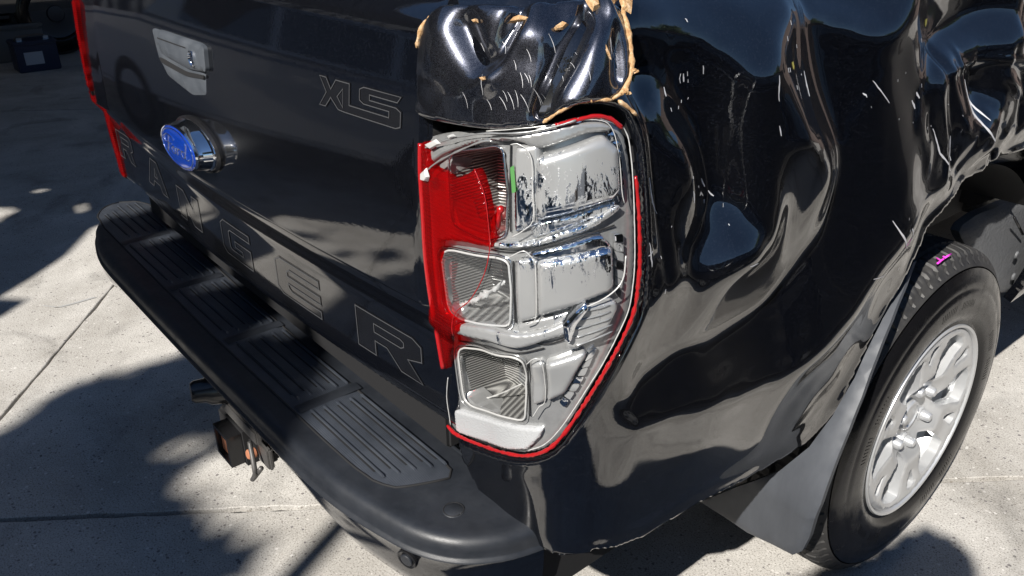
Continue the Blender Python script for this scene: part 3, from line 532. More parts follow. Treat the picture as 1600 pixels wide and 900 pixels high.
o = mesh('scratch_marks', V, F, M['scratch'], body); o['kind'] = 'stuff'
for c in ((1235, 103), (1464, 32)):
    q = inv([(c[0]-4, c[1]-4), (c[0]+2, c[1]-7), (c[0]+4, c[1]+1), (c[0], c[1]+7), (c[0]-3, c[1]+3)]); mesh('paint_transfer', dsurf(q, .0008), [tuple(range(5))], M['yellow'], body)
# same curved scratches on the cap
V = []; F = []
for _ in range(30):
    cx, cy = random.choice([(795, 140), (790, 135), (855, 60), (870, 110), (765, 55), (960, 85), (800, 130)]); cx += random.gauss(0, 34); cy += random.gauss(0, 20)
    L = random.uniform(8, 34); a = math.radians(random.gauss(58, 5)); q = inv([(cx+t*L*math.cos(a+t*.25), cy+t*L*math.sin(a+t*.25)) for t in np.linspace(0, 1, 5)], .014)
    if not inside(q, CAP_SZ).all(): continue
    W = S(q, cap_h(q)+.0006); v, f = ribbon(W, .00024, bnorm(q[:, 0], q[:, 1])); F += [tuple(i+len(V) for i in t) for t in f]; V += v
o = mesh('scratch_marks', V, F, M['scratch'], cap); o['kind'] = 'stuff'
# ------------------------------------------------------------------ lamp
tl = patch('tail_lamp', LAMP_SZ, .006, S, M['lamp'], truck, h=-.006, skirt=.03, holes=[inv([(705, 236), (720, 228), (770, 229), (786, 240), (792, 300), (792, 355), (784, 366), (765, 372), (715, 350), (700, 300)], -.006), inv([(690, 398), (700, 388), (780, 405), (796, 420), (799, 480), (796, 498), (780, 510), (715, 498), (700, 478)], -.006), inv([(716, 552), (728, 540), (800, 560), (818, 572), (822, 610), (822, 645), (812, 658), (742, 634), (725, 618)], -.006)], round_=.003)
tag(tl, 'smashed tail lamp with bare silver reflectors')
def lp(name, px, m, h, skirt=.02, rnd=.004, sp=.0028, n=0, parent=None, bsp=.002, sharp=50):
    q = spline(px, n, True) if n else px
    return patch(name, inv(q, h), sp, S, m, parent or tl, h=h, skirt=skirt, round_=rnd, bsp=bsp, sharp=sharp)
def rr(px, f=.22):
    """round the corners of a pixel polygon"""
    P = np.array(px, float); out = []
    for i in range(len(P)):
        a, b, c = P[i-1], P[i], P[(i+1) % len(P)]
        p, q = b+(a-b)*f, b+(c-b)*f
        for t in (0, .25, .5, .75, 1): out.append((1-t)**2*p+2*t*(1-t)*b+t*t*q)
    return np.array(out)
def ring(name, px, rad, m, h, closed=True, jit=0, n=8, sp=.004, parent=None):
    q = resample(inv(px, h), sp, closed); W = list(S(q, h))
    if closed: W += [W[0], W[1]]
    rad = rad if not hasattr(rad, '__len__') else list(np.interp(np.linspace(0, 1, len(W)), np.linspace(0, 1, len(rad)), rad))
    rad = (np.array(rad)*(1 if m == M['redsolid'] else .42)).tolist()
    return tube(name, W, rad, m, parent or tl, n=n, jit=jit, caps=not closed)
OP = [[(700, 238), (785, 226), (793, 300), (791, 368), (760, 378), (706, 352)], [(688, 388), (794, 406), (799, 455), (797, 512), (702, 496)], [(714, 540), (818, 562), (823, 610), (820, 660), (726, 632)]]
for i, op in enumerate(OP):
    q = rr(op, .2); inner = inv(q, -.006); cz = inner.mean(0)
    # cavity: walls converge towards the bulb
    W0 = S(resample(inner, .004), -.006); d = np.array([-.10, .95, -.05]); depth = .075
    c0 = W0.mean(0); W1 = c0+(W0-c0)*.80+d*depth; k = len(W0)
    o = mesh('reflector_chamber', list(W0)+list(W1), [((j+1) % k, j, k+j, k+(j+1) % k) for j in range(k)], M['ribbed'], tl)
    back = [c0+(W0[j]-c0)*.80+d*depth for j in range(k)]+[c0+d*(depth+.02)]
    mesh('reflector_back', back, [((j+1) % k, j, k) for j in range(k)], M['ribbed'], tl)
    ring('reflector_frame', q, .0034, M['rim_white'] if i else M['chrome'], -.003)
    if i: ring('reflector_frame', c0 if False else (np.array(q)-np.array(q).mean(0))*1.10+np.array(q).mean(0), .0028, M['chrome'] if i == 1 else M['lamp'], -.004)
# boxy silver housings running round the corner
lp('reflector_housing', rr([(800, 228), (838, 222), (845, 225), (846, 352), (818, 362), (800, 366)], .2), M['flaky_top'], .004, .02, .008)
lp('reflector_housing', rr([(834, 246), (948, 210), (972, 232), (975, 300), (962, 316), (832, 352)], .14), M['flaky_top'], .012, .03, .012)
lp('reflector_shelf', rr([(826, 352), (962, 312), (966, 330), (906, 350), (832, 374)], .15), M['flaky_any'], -.001, .01, .003)
lp('reflector_housing', rr([(802, 408), (836, 400), (840, 402), (842, 500), (806, 508)], .2), M['flaky_mid'], .006, .02, .007)
lp('reflector_housing', rr([(836, 410), (955, 386), (962, 392), (964, 448), (955, 460), (838, 500)], .10), M['flaky_mid'], .012, .03, .010)
lp('reflector_top_face', rr([(824, 398), (940, 366), (958, 388), (838, 412)], .12), M['chrome'], .006, .01, .003)
lp('reflector_shelf', rr([(806, 508), (955, 462), (958, 476), (812, 526)], .12), M['flaky_any'], .0, .01, .003)
lp('reflector_housing', rr([(826, 572), (846, 566), (852, 572), (852, 630), (830, 636)], .2), M['flaky_low'], .004, .02, .006)
lp('reflector_housing', rr([(850, 572), (914, 550), (920, 556), (884, 618), (852, 632)], .12), M['flaky_low'], .008, .03, .008)
# chrome ledges between the chambers
lp('chrome_ledge', spline([(768, 380), (820, 381), (870, 367), (920, 349), (962, 322), (967, 329), (925, 357), (880, 373), (835, 385), (800, 388), (768, 386)], 3, True), M['flaky_any'], .004, .015, .0015)
lp('chrome_ledge', spline([(712, 508), (760, 514), (806, 524), (850, 518), (885, 505), (884, 522), (850, 534), (806, 546), (760, 534), (715, 524)], 3, True), M['flaky_any'], .007, .02, .003)
# silver upper tray and grey plate
lp('top_tray', spline([(668, 236), (700, 226), (740, 216), (800, 212), (850, 203), (905, 192), (940, 190), (960, 200), (948, 206), (920, 208), (880, 222), (842, 232), (812, 222), (790, 221), (750, 222), (700, 238), (672, 256), (662, 272)], 3, True), M['lamp'], .006, .02, .003)
for px, r_ in (([(662, 232), (700, 218), (750, 209), (810, 208), (862, 199), (900, 188)], .0026), ([(664, 280), (672, 262), (702, 243), (750, 222), (770, 221)], .003)):
    ring('torn_lens_edge', spline(px, 5), [r_*(1+.25*math.sin(i*.7)) for i, _ in enumerate(resample(inv(spline(px, 5), .012), .004, False))], M['lamp'], .010, closed=False, jit=.1)
lump('torn_lens_chip', [(658, 270), (668, 262), (672, 276), (668, 284), (660, 282)], M['rim_white'], .014, tl)
lump('torn_lens_chip', [(700, 212), (708, 209), (712, 213), (704, 217)], M['rim_white'], .014, tl)
lump('torn_lens_chip', [(664, 226), (682, 217), (690, 224), (674, 234)], M['rim_white'], .010, tl)
for px in ([(768, 390), (800, 394), (850, 386), (905, 370), (960, 352)], [(806, 530), (806, 528), (850, 538), (884, 530)], [(716, 532), (760, 540), (806, 552), (850, 544)], [(798, 226), (797, 300), (798, 362)], [(802, 408), (803, 460), (806, 504)], [(824, 566), (826, 600), (828, 650)]):
    ring('panel_gap', spline(px, 4), .0022, M['dark'], -.003, closed=False)
# panel lines: ladder of small chrome cells down the outer side
def ladder(a, b, n):
    a = spline(a, 6); b = spline(b, 6); ra = resample(inv(a, .002), .002, False); rb = resample(inv(b, .002), .002, False)
    for i in range(n):
        f = lambda r, t: r[int(t*(len(r)-1))]
        q = np.array([f(ra, (i+.08)/n), f(rb, (i+.08)/n), f(rb, (i+.92)/n), f(ra, (i+.92)/n)])
        patch('chrome_cell', q, .006, S, M['flaky_any'] if i % 3 else M['chrome'], tl, h=.001, skirt=.004, round_=.0012, bsp=.003)
ladder([(898, 192), (935, 196), (955, 225), (962, 265), (966, 300), (958, 318)], [(905, 184), (945, 188), (968, 222), (974, 265), (977, 300), (968, 322)], 13)
ladder([(962, 368), (964, 400), (965, 440), (963, 462)], [(975, 366), (976, 400), (975, 440), (970, 470)], 7)
ladder([(920, 556), (900, 592), (872, 632)], [(934, 545), (908, 600), (880, 640)], 7)
lp('ribbed_side_block', rr([(890, 500), (910, 480), (962, 470), (968, 480), (950, 520), (900, 548), (884, 546)], .15), M['flaky_any'], .008, .02, .004)
for t in range(5):
    strip('block_rib', [(898, 541-t*13), (958-t*1.2, 517-t*10)], .0012, M['lamp'], .009, tl, 0, 6)
lp('chrome_wedge', rr([(878, 510), (900, 488), (918, 474), (922, 486), (902, 512), (892, 540), (882, 536)], .15), M['chrome'], .018, .02, .005)
ring('clear_trim', spline([(905, 484), (945, 466), (972, 440), (978, 400)], 5), .0022, M['rim_white'], .012, closed=False)
for px in ([(798, 226), (812, 226), (830, 246), (832, 300), (833, 344), (815, 362), (800, 370)], [(796, 402), (818, 392), (830, 402), (836, 410), (838, 470), (836, 500), (822, 508)], [(822, 570), (836, 560), (848, 570), (852, 625), (842, 636), (832, 652)]):
    ring('housing_seam', spline(px, 4), .0015, M['rim_white'], .008, closed=False, jit=.15)
lp('green_smear', [(797, 262), (803, 258), (806, 300), (800, 302)], M['green'], .0062, .001, 0)
# side plate (outer grey lens carrier)
ring('housing_seam', spline([(838, 202), (890, 190), (938, 188), (958, 204), (968, 250), (972, 300), (976, 318)], 5), .0012, M['rim_white'], .006, closed=False)
# reflex reflector at the foot
lp('reflex_reflector', rr([(708, 640), (780, 662), (848, 672), (843, 684), (822, 704), (790, 703), (712, 676)], .15), M['retro'], .002, .006, .002)
# red lens: surviving piece and the outer edge all round
RED = [(656, 224), (661, 221), (666, 236), (670, 262), (680, 266), (690, 270), (700, 279), (712, 279), (728, 272), (741, 264), (748, 276), (757, 305), (762, 330), (764, 360), (766, 388), (730, 380), (700, 376), (684, 378), (680, 392), (682, 440), (688, 470), (698, 490), (712, 502), (714, 518), (705, 530), (700, 552), (694, 578), (690, 560), (684, 525), (672, 465), (664, 400), (660, 330), (656, 260)]
red = patch('red_lens', inv(RED, .012), .004, S, M['red'], tl, h=.012, skirt=.010, round_=.003, bsp=.003)
tag(red, 'jagged remaining piece of red lens')
ring('red_lens_wall', spline([(657, 224), (657, 270), (661, 330), (665, 400), (673, 465), (684, 528), (692, 575)], 5), .0035, M['redsolid'], .004, closed=False)
strip('red_lens_shard', [(784, 322), (776, 345), (768, 384)], .005, M['redsolid'], -.01, tl, 0)
ring('broken_red_edge', spline([(741, 264), (757, 305), (764, 360), (765, 390), (756, 430), (735, 468), (712, 488), (706, 510), (708, 525)], 5), .0006, M['redsolid'], .012, closed=False, jit=.4)
EDGE = [(964, 189), (980, 208), (988, 240), (993, 275), (998, 330), (1000, 400), (997, 445), (991, 485), (975, 525), (950, 572), (925, 613), (900, 652), (878, 682), (855, 703), (825, 712), (790, 708), (750, 695), (715, 680), (699, 665)]
ring('red_rim', spline(EDGE[3:], 4), [.0026*random.uniform(.7, 1.25) for _ in resample(inv(spline(EDGE[3:], 4), .004), .004, False)], M['redsolid'], .004, closed=False, jit=.15)
ring('red_rim', spline([(868, 196), (900, 188), (930, 182), (955, 186), (972, 200)], 4), .0024, M['redsolid'], .006, closed=False, jit=.3)
ring('broken_lens_rim', spline([(760, 205), (860, 196), (905, 185), (938, 182), (964, 190), (980, 210), (986, 245), (989, 280), (991, 330), (992, 400), (989, 445), (982, 485), (966, 522), (942, 568), (917, 608), (893, 645), (872, 674), (850, 695), (825, 704)], 4), .0017, M['rim_white'], .006, closed=False, jit=.3)
# inner clear lens strip on lower left, with notches
ring('clear_lens_edge', spline([(700, 590), (698, 620), (702, 650), (704, 664)], 4), .0016, M['rim_white'], .004, closed=False, jit=.2)
# clear covers in front of the two lower chambers
for q, t in ((rr(OP[1], .2), .86), ):
    q = np.array(q); c = q.mean(0); patch('clear_lens', inv(c+(q-c)*1.02, .006), .02, S, M['clear'], tl, h=.006, skirt=.001)
strip('glass_shards', [(712, 478), (745, 468), (790, 440)], .003, M['rim_white'], -.025, tl, .8)
strip('bulb_edge', [(742, 626), (775, 618), (815, 600)], .0012, M['rim_white'], -.03, tl, .3)
o = box('bulb', tuple(S(inv([(812, 588)], -.02), -.03)[0]), (.012, .02, .03), M['clear'], tl, .005)
# left lamp and corner, mirrored
def mirror_copy(o, name=None):
    c = o.copy(); c.data = o.data.copy(); c.name = name or o.name; C.objects.link(c)
    me = c.data; co = np.empty(len(me.vertices)*3); me.vertices.foreach_get('co', co); co = co.reshape(-1, 3)
    co[:, 0] -= .0; co[:, 0] *= -1; co[:, 0] -= .122; co[:, 1] -= .005; co[:, 2] += .018; k_ = np.clip(-co[:, 0]-.810, 0, 1); co[:, 1] += k_*1.8; co[:, 0] += k_*.45; me.vertices.foreach_set('co', co.ravel()); me.flip_normals(); me.update(); return c
lc = patch('left_side_panel', np.array([(-.006, 1.318), (-.006, .70), (.05, .62), (.25, .59), (.5, .52), (.66, .62), (.8, .84), (1.0, .92), (1.15, .95), (1.35, .92), (1.5, .85), (1.6, .46), (s_end, .42), (s_end, 1.318)]), .03, S, M['paint'], truck, h=0., skirt=.02)
_c = mirror_copy(lc, 'rear_side_panel'); bpy.data.objects.remove(lc); tag(_c, 'undamaged far rear side panel')
ll = patch('left_lamp', LAMP_SZ, .008, S, M['red'], truck, h=.004, skirt=.02, round_=.004); _c = mirror_copy(ll, 'tail_lamp'); bpy.data.objects.remove(ll); tag(_c, 'intact red tail lamp on the far corner')
ll = patch('ll', LAMP_SZ, .01, S, M['redsolid'], truck, h=-.012, skirt=.001, round_=.003); _d = mirror_copy(ll, 'lamp_backing'); bpy.data.objects.remove(ll); _d.parent = _c; _d.matrix_parent_inverse = Matrix()

# ------------------------------------------------------------------ tailgate
TG = .683
TL = .798
def tgy(x, z):
    x = np.asarray(x, float); z = np.asarray(z, float)
    y = -.026*(1-np.clip(x/TG, -1, 1)**2)+.034*(np.clip(z-.915, 0, 1)/.38)**2
    y = y+.017*sm((.918-z)/.014)+.012*sm((.905-z)/.06)+.045*sm((z-1.258)/.05)**2
    y = y+.010*sm((.725-z)/.02)
    return y
def T(P, h=0.):
    P = np.atleast_2d(P); h = np.broadcast_to(np.asarray(h, float), (len(P),)); return np.stack([P[:, 0], tgy(P[:, 0], P[:, 1])-h, P[:, 1]], 1)
def dome(P): return .0012*np.sin(P[:, 0]*3+P[:, 1]*4)*np.sin(P[:, 1]*6)
tgp = np.array([(-TL, .706), (TG+.006, .706), (TG+.006, .87), (TG, .93), (TG-.004, 1.30), (-TL, 1.30)])
def tgrid(mn, mx):
    zs = np.concatenate([np.arange(.71, .86, .01), np.arange(.86, .925, .0025), np.arange(.925, 1.265, .012), np.arange(1.265, 1.30, .004)])
    return np.array([(x, z) for z in zs for x in np.arange(-.79, .69, .016)])
tg = patch('tailgate', tgp, .008, T, M['paint'], truck, h=0., skirt=.03, keepcorner=True, extra=tgrid, bsp=.008, round_=.006, sharp=60)
tag(tg, 'black tailgate with outlined letters')
box('tailgate_core', (0, .07, 1.0), (1.34, .05, .56), M['dark'], truck, .01)
def outline(P, w_):
    P = np.array(P, float); n = len(P); o = []
    for i in range(n):
        a, b, c = P[i-1], P[i], P[(i+1) % n]; d1 = (b-a)/np.linalg.norm(b-a); d2 = (c-b)/np.linalg.norm(c-b)
        n1 = np.array([-d1[1], d1[0]]); n2 = np.array([-d2[1], d2[0]]); m_ = (n1+n2); m_ /= max(.55, (m_@m_)/2)
        o.append(b+m_*w_/1.0*1)
    return np.array(o)
def band(P, w0, w1, sp, m, name, parent, h):
    P = densify(P, sp*4) if False else np.array(P, float); a = outline(P, w0); b = outline(P, w1); V = []; F = []; n = len(P)
    for i in range(n):
        j = (i+1) % n; k = 6
        for t in range(k):
            t0, t1 = t/k, (t+1)/k; q = [a[i]+(a[j]-a[i])*t0, a[i]+(a[j]-a[i])*t1, b[i]+(b[j]-b[i])*t1, b[i]+(b[j]-b[i])*t0]
            o = len(V); V += q; F.append((o, o+1, o+2, o+3))
    V = np.array(V); return T(V, h), F
def letter(name, loops, x0, z0, w_, hh, lw, lab):
    """loops in unit square; charcoal fill, thin grey inline, black edge"""
    L = [np.array([(x0+x*w_, z0+z*hh) for x, z in l]) for l in loops]
    out = L[0]; hol = L[1:]
    ar = 0.5*sum(a[0]*b[1]-b[0]*a[1] for a, b in zip(out, np.roll(out, -1, 0))); out = out if ar > 0 else out[::-1]
    hol = [h_ if 0.5*sum(a[0]*b[1]-b[0]*a[1] for a, b in zip(h_, np.roll(h_, -1, 0))) < 0 else h_[::-1] for h_ in hol]
    f = patch(name, outline(out, -lw), .02, T, M['decal'], tg, h=.0006, holes=[outline(h_, -lw) for h_ in hol] if False else [], keepcorner=True)
    tag(f, lab)
    V = []; F = []
    for l in [out]+hol:
        v, q = band(l, 0, lw, .002, None, '', None, .0014); F += [tuple(i+len(V) for i in t) for t in q]; V += list(v)
    o = mesh('letter_outline', V, F, M['grey'], f, smooth=False)
    return f
def LP(kind):
    c = .16; t = .30; v = .24
    if kind == 'R': return [[(0, 0), (t, 0), (t, .36), (.48, .36), (.68, 0), (1, 0), (.80, .40), (1, .52), (1, .88), (.88, 1), (0, 1)], [(t, .60), (.70, .60), (.74, .66), (.74, .74), (.70, .78), (t, .78)]]
    if kind == 'A': return [[(0, 0), (.27, 0), (.35, .22), (.65, .22), (.73, 0), (1, 0), (.66, 1), (.34, 1)], [(.42, .42), (.58, .42), (.5, .70)]]
    if kind == 'N': return [[(0, 0), (t, 0), (t, .50), (.66, 0), (1, 0), (1, 1), (.72, 1), (.72, .48), (.34, 1), (0, 1)]]
    if kind == 'G': return [[(.12, 0), (1, 0), (1, .56), (.46, .56), (.46, .36), (.70, .36), (.70, .24), (.32, .24), (.28, .30), (.28, .72), (.34, .78), (1, .78), (1, 1), (.12, 1), (0, .86), (0, .14)]]
    if kind == 'E': return [[(.12, 0), (1, 0), (1, .22), (.34, .22), (.28, .30), (.28, .38), (1, .38), (1, .60), (.28, .60), (.28, .70), (.34, .78), (1, .78), (1, 1), (.12, 1), (0, .86), (0, .14)]]
for k, xl in zip('RANGER', (-.775, -.53, -.30, -.052, .185, .450)):
    wd = .125 if xl < -.7 else {'R': .168, 'A': .15, 'N': .13, 'G': .135, 'E': .155}[k]
    letter('letter', LP(k), xl, .757+.022*max(0, min(1, (-.3-xl)/.3)), wd, .072, .0019, None)
# three-character trim mark, letters joined in one outline
XL = [(0, 1), (.14, 1), (.235, .66), (.33, 1), (.60, 1), (.60, .30), (.79, .30), (.80, .30), (1.30, .30), (1.30, .46), (.86, .46), (.78, .56), (.78, .92), (.86, 1.02), (1.50, 1.02), (1.44, .80), (.97, .80), (.97, .66), (1.42, .66), (1.50, .56), (1.50, .08), (1.42, 0), (.50, 0), (.38, .02), (.235, .34), (.13, 0), (0, 0), (.14, .5)]
XLm = XL
letter('trim_mark', [XLm, [(.37, .46), (.47, .16), (.47, .74)]], .440, 1.143, .125, .040, .0013, 'outlined trim mark on the upper tailgate')
# handle: bezel, flap, lock
def TP(px, y=None, h=0.):
    """pixels -> (x,z) on the tailgate surface raised by h"""
    out = []
    for x, y_ in px:
        yy = -.02
        for _ in range(6): q = hit(x, y_, 1, yy); yy = float(tgy(q[0], q[2]))-h
        out.append((q[0], q[2]))
    return np.array(out)
hb = patch('handle_bezel', rr(np.array([(234, 42), (315, 68), (319, 112), (320, 149), (300, 149), (262, 118), (246, 90)])-0., .12) @ np.eye(2) if False else TP(rr([(234, 42), (315, 69), (319, 112), (320, 149), (299, 149), (260, 118), (246, 88)], .15), h=.003), .01, T, M['handle'], tg, h=.003, skirt=.006, round_=.003, bsp=.004)
tag(hb, 'grey plastic tailgate handle')
patch('handle_flap', TP(rr([(237, 45), (313, 71), (317, 114), (290, 108), (247, 84)], .15), h=.012), .01, T, M['handle'], tg, h=.012, skirt=.010, round_=.005, bsp=.004)
patch('handle_recess', TP(rr([(248, 88), (290, 112), (318, 118), (318, 124), (290, 119), (252, 98)], .2), h=.0045), .01, T, M['dark'], tg, h=.0045, skirt=.002, bsp=.004)
patch('handle_slot', TP([(245, 58), (290, 74), (290, 76), (245, 60)], h=.0125), .01, T, M['dark'], tg, h=.0125, bsp=.004)
def ellipse(cx, cz, a, b, n=48): return np.array([(cx+a*math.cos(t), cz+b*math.sin(t)) for t in np.linspace(0, 2*math.pi, n, endpoint=False)])
def tgring(name, e, prof, m, par_=tg):
    """stack of scaled copies of outline e : prof = [(scale, height)]"""
    e = np.array(e); c = e.mean(0); V = []; k = len(e)
    y0 = float(tgy(c[0], c[1]))
    for s_, h in prof:
        Q = c+(e-c)*s_ if np.isscalar(s_) else c+(e-c)*np.array(s_); V += [(q[0], y0-h, q[1]) for q in Q]
    F = [(j*k+i, j*k+(i+1) % k, (j+1)*k+(i+1) % k, (j+1)*k+i) for j in range(len(prof)-1) for i in range(k)]
    F.append(tuple((len(prof)-1)*k+i for i in range(k)))
    return mesh(name, V, [f[::-1] for f in F][0:], m, par_, sharp=35)
kc = TP([(300, 92)], h=.013)[0]
tgring('key_lock', ellipse(kc[0], kc[1], .012, .014, 24), [(1, .010), (1, .0155), (.8, .0165), (.75, .0145), (.2, .0145)], M['chrome'])
# oval badge
BC = (-.014, .990)
eb = ellipse(*BC, .102, .046)
tgring('badge_gasket', eb, [(1.06, -.004), (1.06, .004), (1.0, .008)], M['blackgloss'])
tgring('badge_bezel', eb, [(.98, .004), (.97, .010), (.93, .012), (.88, .026), (.86, .032), (.865, .036), (.83, .039), (.79, .037)], M['chrome'])
bf = tgring('badge_face', eb, [(.81, .036), (.79, .0395), (.56, .0412), (.25, .042)], M['blue'])
tag(bf, 'blue oval badge face with silver script')
def bp(u, v, h=.0428):
    e = (u*u+v*v*.8)
    return (BC[0]+u*.102*.79, float(tgy(*BC))-(h-.0022*min(1, e)), BC[1]+v*.046*.79)
tube('badge_ring', [bp(.93*math.cos(t), .93*math.sin(t), .0422) for t in np.linspace(0, 2*math.pi+.1, 50)], .0009, M['chrome'], tg, n=6)
for st_ in ([(-.66, .05), (-.72, .30), (-.50, .52), (-.20, .50), (-.05, .38)], [(-.36, .50), (-.44, .1), (-.56, -.35), (-.68, -.42)], [(-.58, .08), (-.4, .12), (-.22, .10)],
            [(-.12, .02), (-.24, -.08), (-.22, -.28), (-.08, -.30), (.0, -.12), (-.06, .04), (-.14, .02)], [(.02, .0), (.12, .06), (.12, -.1), (.08, -.3)], [(.12, -.02), (.22, .08), (.3, .04)],
            [(.52, .02), (.38, .04), (.32, -.14), (.38, -.30), (.5, -.22), (.58, .1), (.66, .5)], [(.6, .2), (.54, -.2), (.62, -.32), (.74, -.22)]):
    tube('badge_script', [bp(*q) for q in spline([(a, b) for a, b in st_], 4)], .0011, M['chrome'], tg, n=5)
# dusty top lip of tailgate, tray behind
box('bed_floor', (0, .85, .86), (1.36, 1.5, .02), M['liner'], truck)
# ------------------------------------------------------------------ bumper
HL = [(0, -.120), (.28, -.119), (.49, -.117), (.585, -.110), (.673, -.093), (.735, -.075), (.783, -.045), (.815, -.002), (.830, .035), (.836, .060)]
half = spline(HL, 10); LIP = resample(np.vstack([np.stack([-half[::-1, 0], half[::-1, 1]], 1)[:-1], half]), .012, False)
tt = np.gradient(LIP, axis=0); tt /= np.linalg.norm(tt, axis=1, keepdims=True); NN = np.stack([tt[:, 1], -tt[:, 0]], 1)
ZT = .622
def drop(x): return np.interp(abs(x) if x > 0 else abs(x), [0, .25, .45, .6, .9], [.24, .32, .5, .8, 1])
SEC = [(-.016, .0012), (-.008, .001), (-.003, -.0006), (.002, -.004), (.0055, -.010), (.007, -.018), (.0075, -.026), (.0085, -.029), (.0115, -.031), (.0125, -.034)]
SEC2 = [(.0105, -.036), (.009, -.038), (.0095, -.055), (.007, -.09), (.000, -.118), (-.014, -.132), (-.05, -.138), (-.10, -.138)]
def loft(sec, f=None):
    V = []
    for i, (q, n) in enumerate(zip(LIP, NN)):
        k = drop(q[0]) if f else 1
        for o, z in sec:
            zz = -.036+(z+.036)*k if f else z
            oo = o if not f else o-(1-k)*.02*max(0, (-.038-z)/.1)
            V.append((q[0]+n[0]*oo, q[1]+n[1]*oo, ZT+zz))
    m_ = len(sec); F = [(i*m_+j, i*m_+j+1, (i+1)*m_+j+1, (i+1)*m_+j) for i in range(len(LIP)-1) for j in range(m_-1)]
    return np.array(V), F
V, F = loft(SEC)
bt = mesh('rear_bumper', V, F, M['plastic'], truck); tag(bt, 'black step bumper with ribbed tread')
V2, F2 = loft(SEC2, 1); mesh('bumper_fascia', V2, F2, M['paint'], bt)
for sx_ in (0, len(LIP)-1):
    n1, n2 = len(SEC), len(SEC2); pts = list(V[sx_*n1:(sx_+1)*n1])+list(V2[sx_*n2:(sx_+1)*n2]); q_ = pts[-1].copy(); pts += [np.array([q_[0]*.9, q_[1], q_[2]]), np.array([q_[0]*.9, q_[1], ZT])]
    mesh('bumper_end', pts, [tuple(range(len(pts)))], M['plastic'], bt, smooth=False)
inner = [(q[0]+n[0]*-.016, q[1]+n[1]*-.016) for q, n in zip(LIP, NN)]
topP = np.array(inner+[(.81, .075), (.60, .14), (0, .10), (-.60, .14), (-.81, .075)])
def plane(z): return lambda P, h=0.: np.stack([np.atleast_2d(P)[:, 0], np.atleast_2d(P)[:, 1], z+np.broadcast_to(np.asarray(h, float), (len(np.atleast_2d(P)),))], 1)
patch('bumper_top', topP, .03, plane(ZT+.0012), M['plastic'], bt, keepcorner=True, skirt=.01)
PO = np.array([(-.872, .02), (-.868, -.01), (-.845, -.035), (-.80, -.058), (-.70, -.068), (-.5, -.072), (0, -.078), (.462, -.076), (.56, -.074), (.61, -.068), (.640, -.055), (.655, -.03), (.668, .0), (.676, .022), (.66, .036), (.5, .038), (.2, .040), (-.2, .052), (-.6, .07), (-.80, .078), (-.85, .06)])
pad = patch('step_pad', PO, .03, plane(ZT+.0045), M['pad'], bt, keepcorner=True, skirt=.004, round_=.003)
gr = outline(PO, -.006) if False else PO
q = resample(PO, .02); tube('pad_groove', [(a, b, ZT+.0016) for a, b in q]+[(q[0][0], q[0][1], ZT+.0016)], .0022, M['dark'], bt, n=5)
edges = [-.845, -.575, -.545, -.245, -.215, .055, .085, .355, .385, .650]
rib_me = None
for a, b in zip(edges[::2], edges[1::2]):
    for j, y in enumerate((-.054, -.032, -.009, .014, .034)):
        x0, x1 = a+.006*j*(.6), b-.012+.003*j
        if a < -.8: y = y+.016+.10*0; x0 += .012*(4-j) if j < 2 else 0
        if a > .3: x1 -= .004*(4-j)*1.5
        L = x1-x0
        bm = bmesh.new(); w_, hh = .0020, .0036
        vs = [bm.verts.new(c) for c in ((x0, y-w_, 0), (x1, y-w_, 0), (x1, y+w_, 0), (x0, y+w_, 0), (x0+.004, y-w_*.5, hh), (x1-.004, y-w_*.5, hh), (x1-.004, y+w_*.5, hh), (x0+.004, y+w_*.5, hh))]
        for f in ((0, 1, 5, 4), (1, 2, 6, 5), (2, 3, 7, 6), (3, 0, 4, 7), (4, 5, 6, 7)): bm.faces.new([vs[i] for i in f])
        for v in bm.verts: v.co.z += ZT+.0044
        bm_obj('tread_rib', bm, M['pad'], bt)
        # flat dark strip painting in the shade of a groove beside the rib
        mesh('groove_shade', [(x0+.01, y-w_-.0032, ZT+.0049), (x1-.02, y-w_-.0032, ZT+.0049), (x1-.02, y-w_, ZT+.0049), (x0+.01, y-w_, ZT+.0049)], [(0, 1, 2, 3)], M['dark'], bt, smooth=False)
for a, b in zip(edges[1:-1:2], edges[2:-1:2]):
    bm = bmesh.new(); vs = []
    for t in np.linspace(0, 1, 7):
        for yy in (-.070, .046): vs.append(bm.verts.new((a+.002+(b-a-.004)*t+yy*.35*0, yy, ZT+.0046+.0010*math.sin(math.pi*t))))
    for i in range(6): bm.faces.new((vs[2*i], vs[2*i+2], vs[2*i+3], vs[2*i+1]))
    bm_obj('cross_band', bm, M['plastic'], bt, True)
# raised rear lip of bumper next to the tailgate
box('bumper_shelf', (0, .088, ZT+.006), (1.52, .045, .012), M['plastic'], bt, .004)
tube('top_screw_cover', [(.735, -.015, ZT+.0005), (.735, -.015, ZT+.0020)], [.017, .016], M['plastic'], bt, n=24)
tube('top_screw_cover_rim', [(.735+.0145*math.cos(t), -.015+.0145*math.sin(t), ZT+.0020) for t in np.linspace(0, 6.3, 24)], .0007, M['dark'], bt, n=5)
def fascia_pt(px, py):
    U = proj(V2); m_ = len(SEC2); n3 = []
    i = np.argmin(((U-np.array([px, py]))**2).sum(1)); a = i//m_; j = min(i % m_, m_-2)
    t_ = V2[min(a+1, len(LIP)-1)*m_+j]-V2[max(a-1, 0)*m_+j]; u_ = V2[a*m_+j+1]-V2[a*m_+j]; n_ = np.cross(t_, u_); n_ /= np.linalg.norm(n_)
    if n_@(CAM-V2[i]) < 0: n_ = -n_
    return V2[i], n_
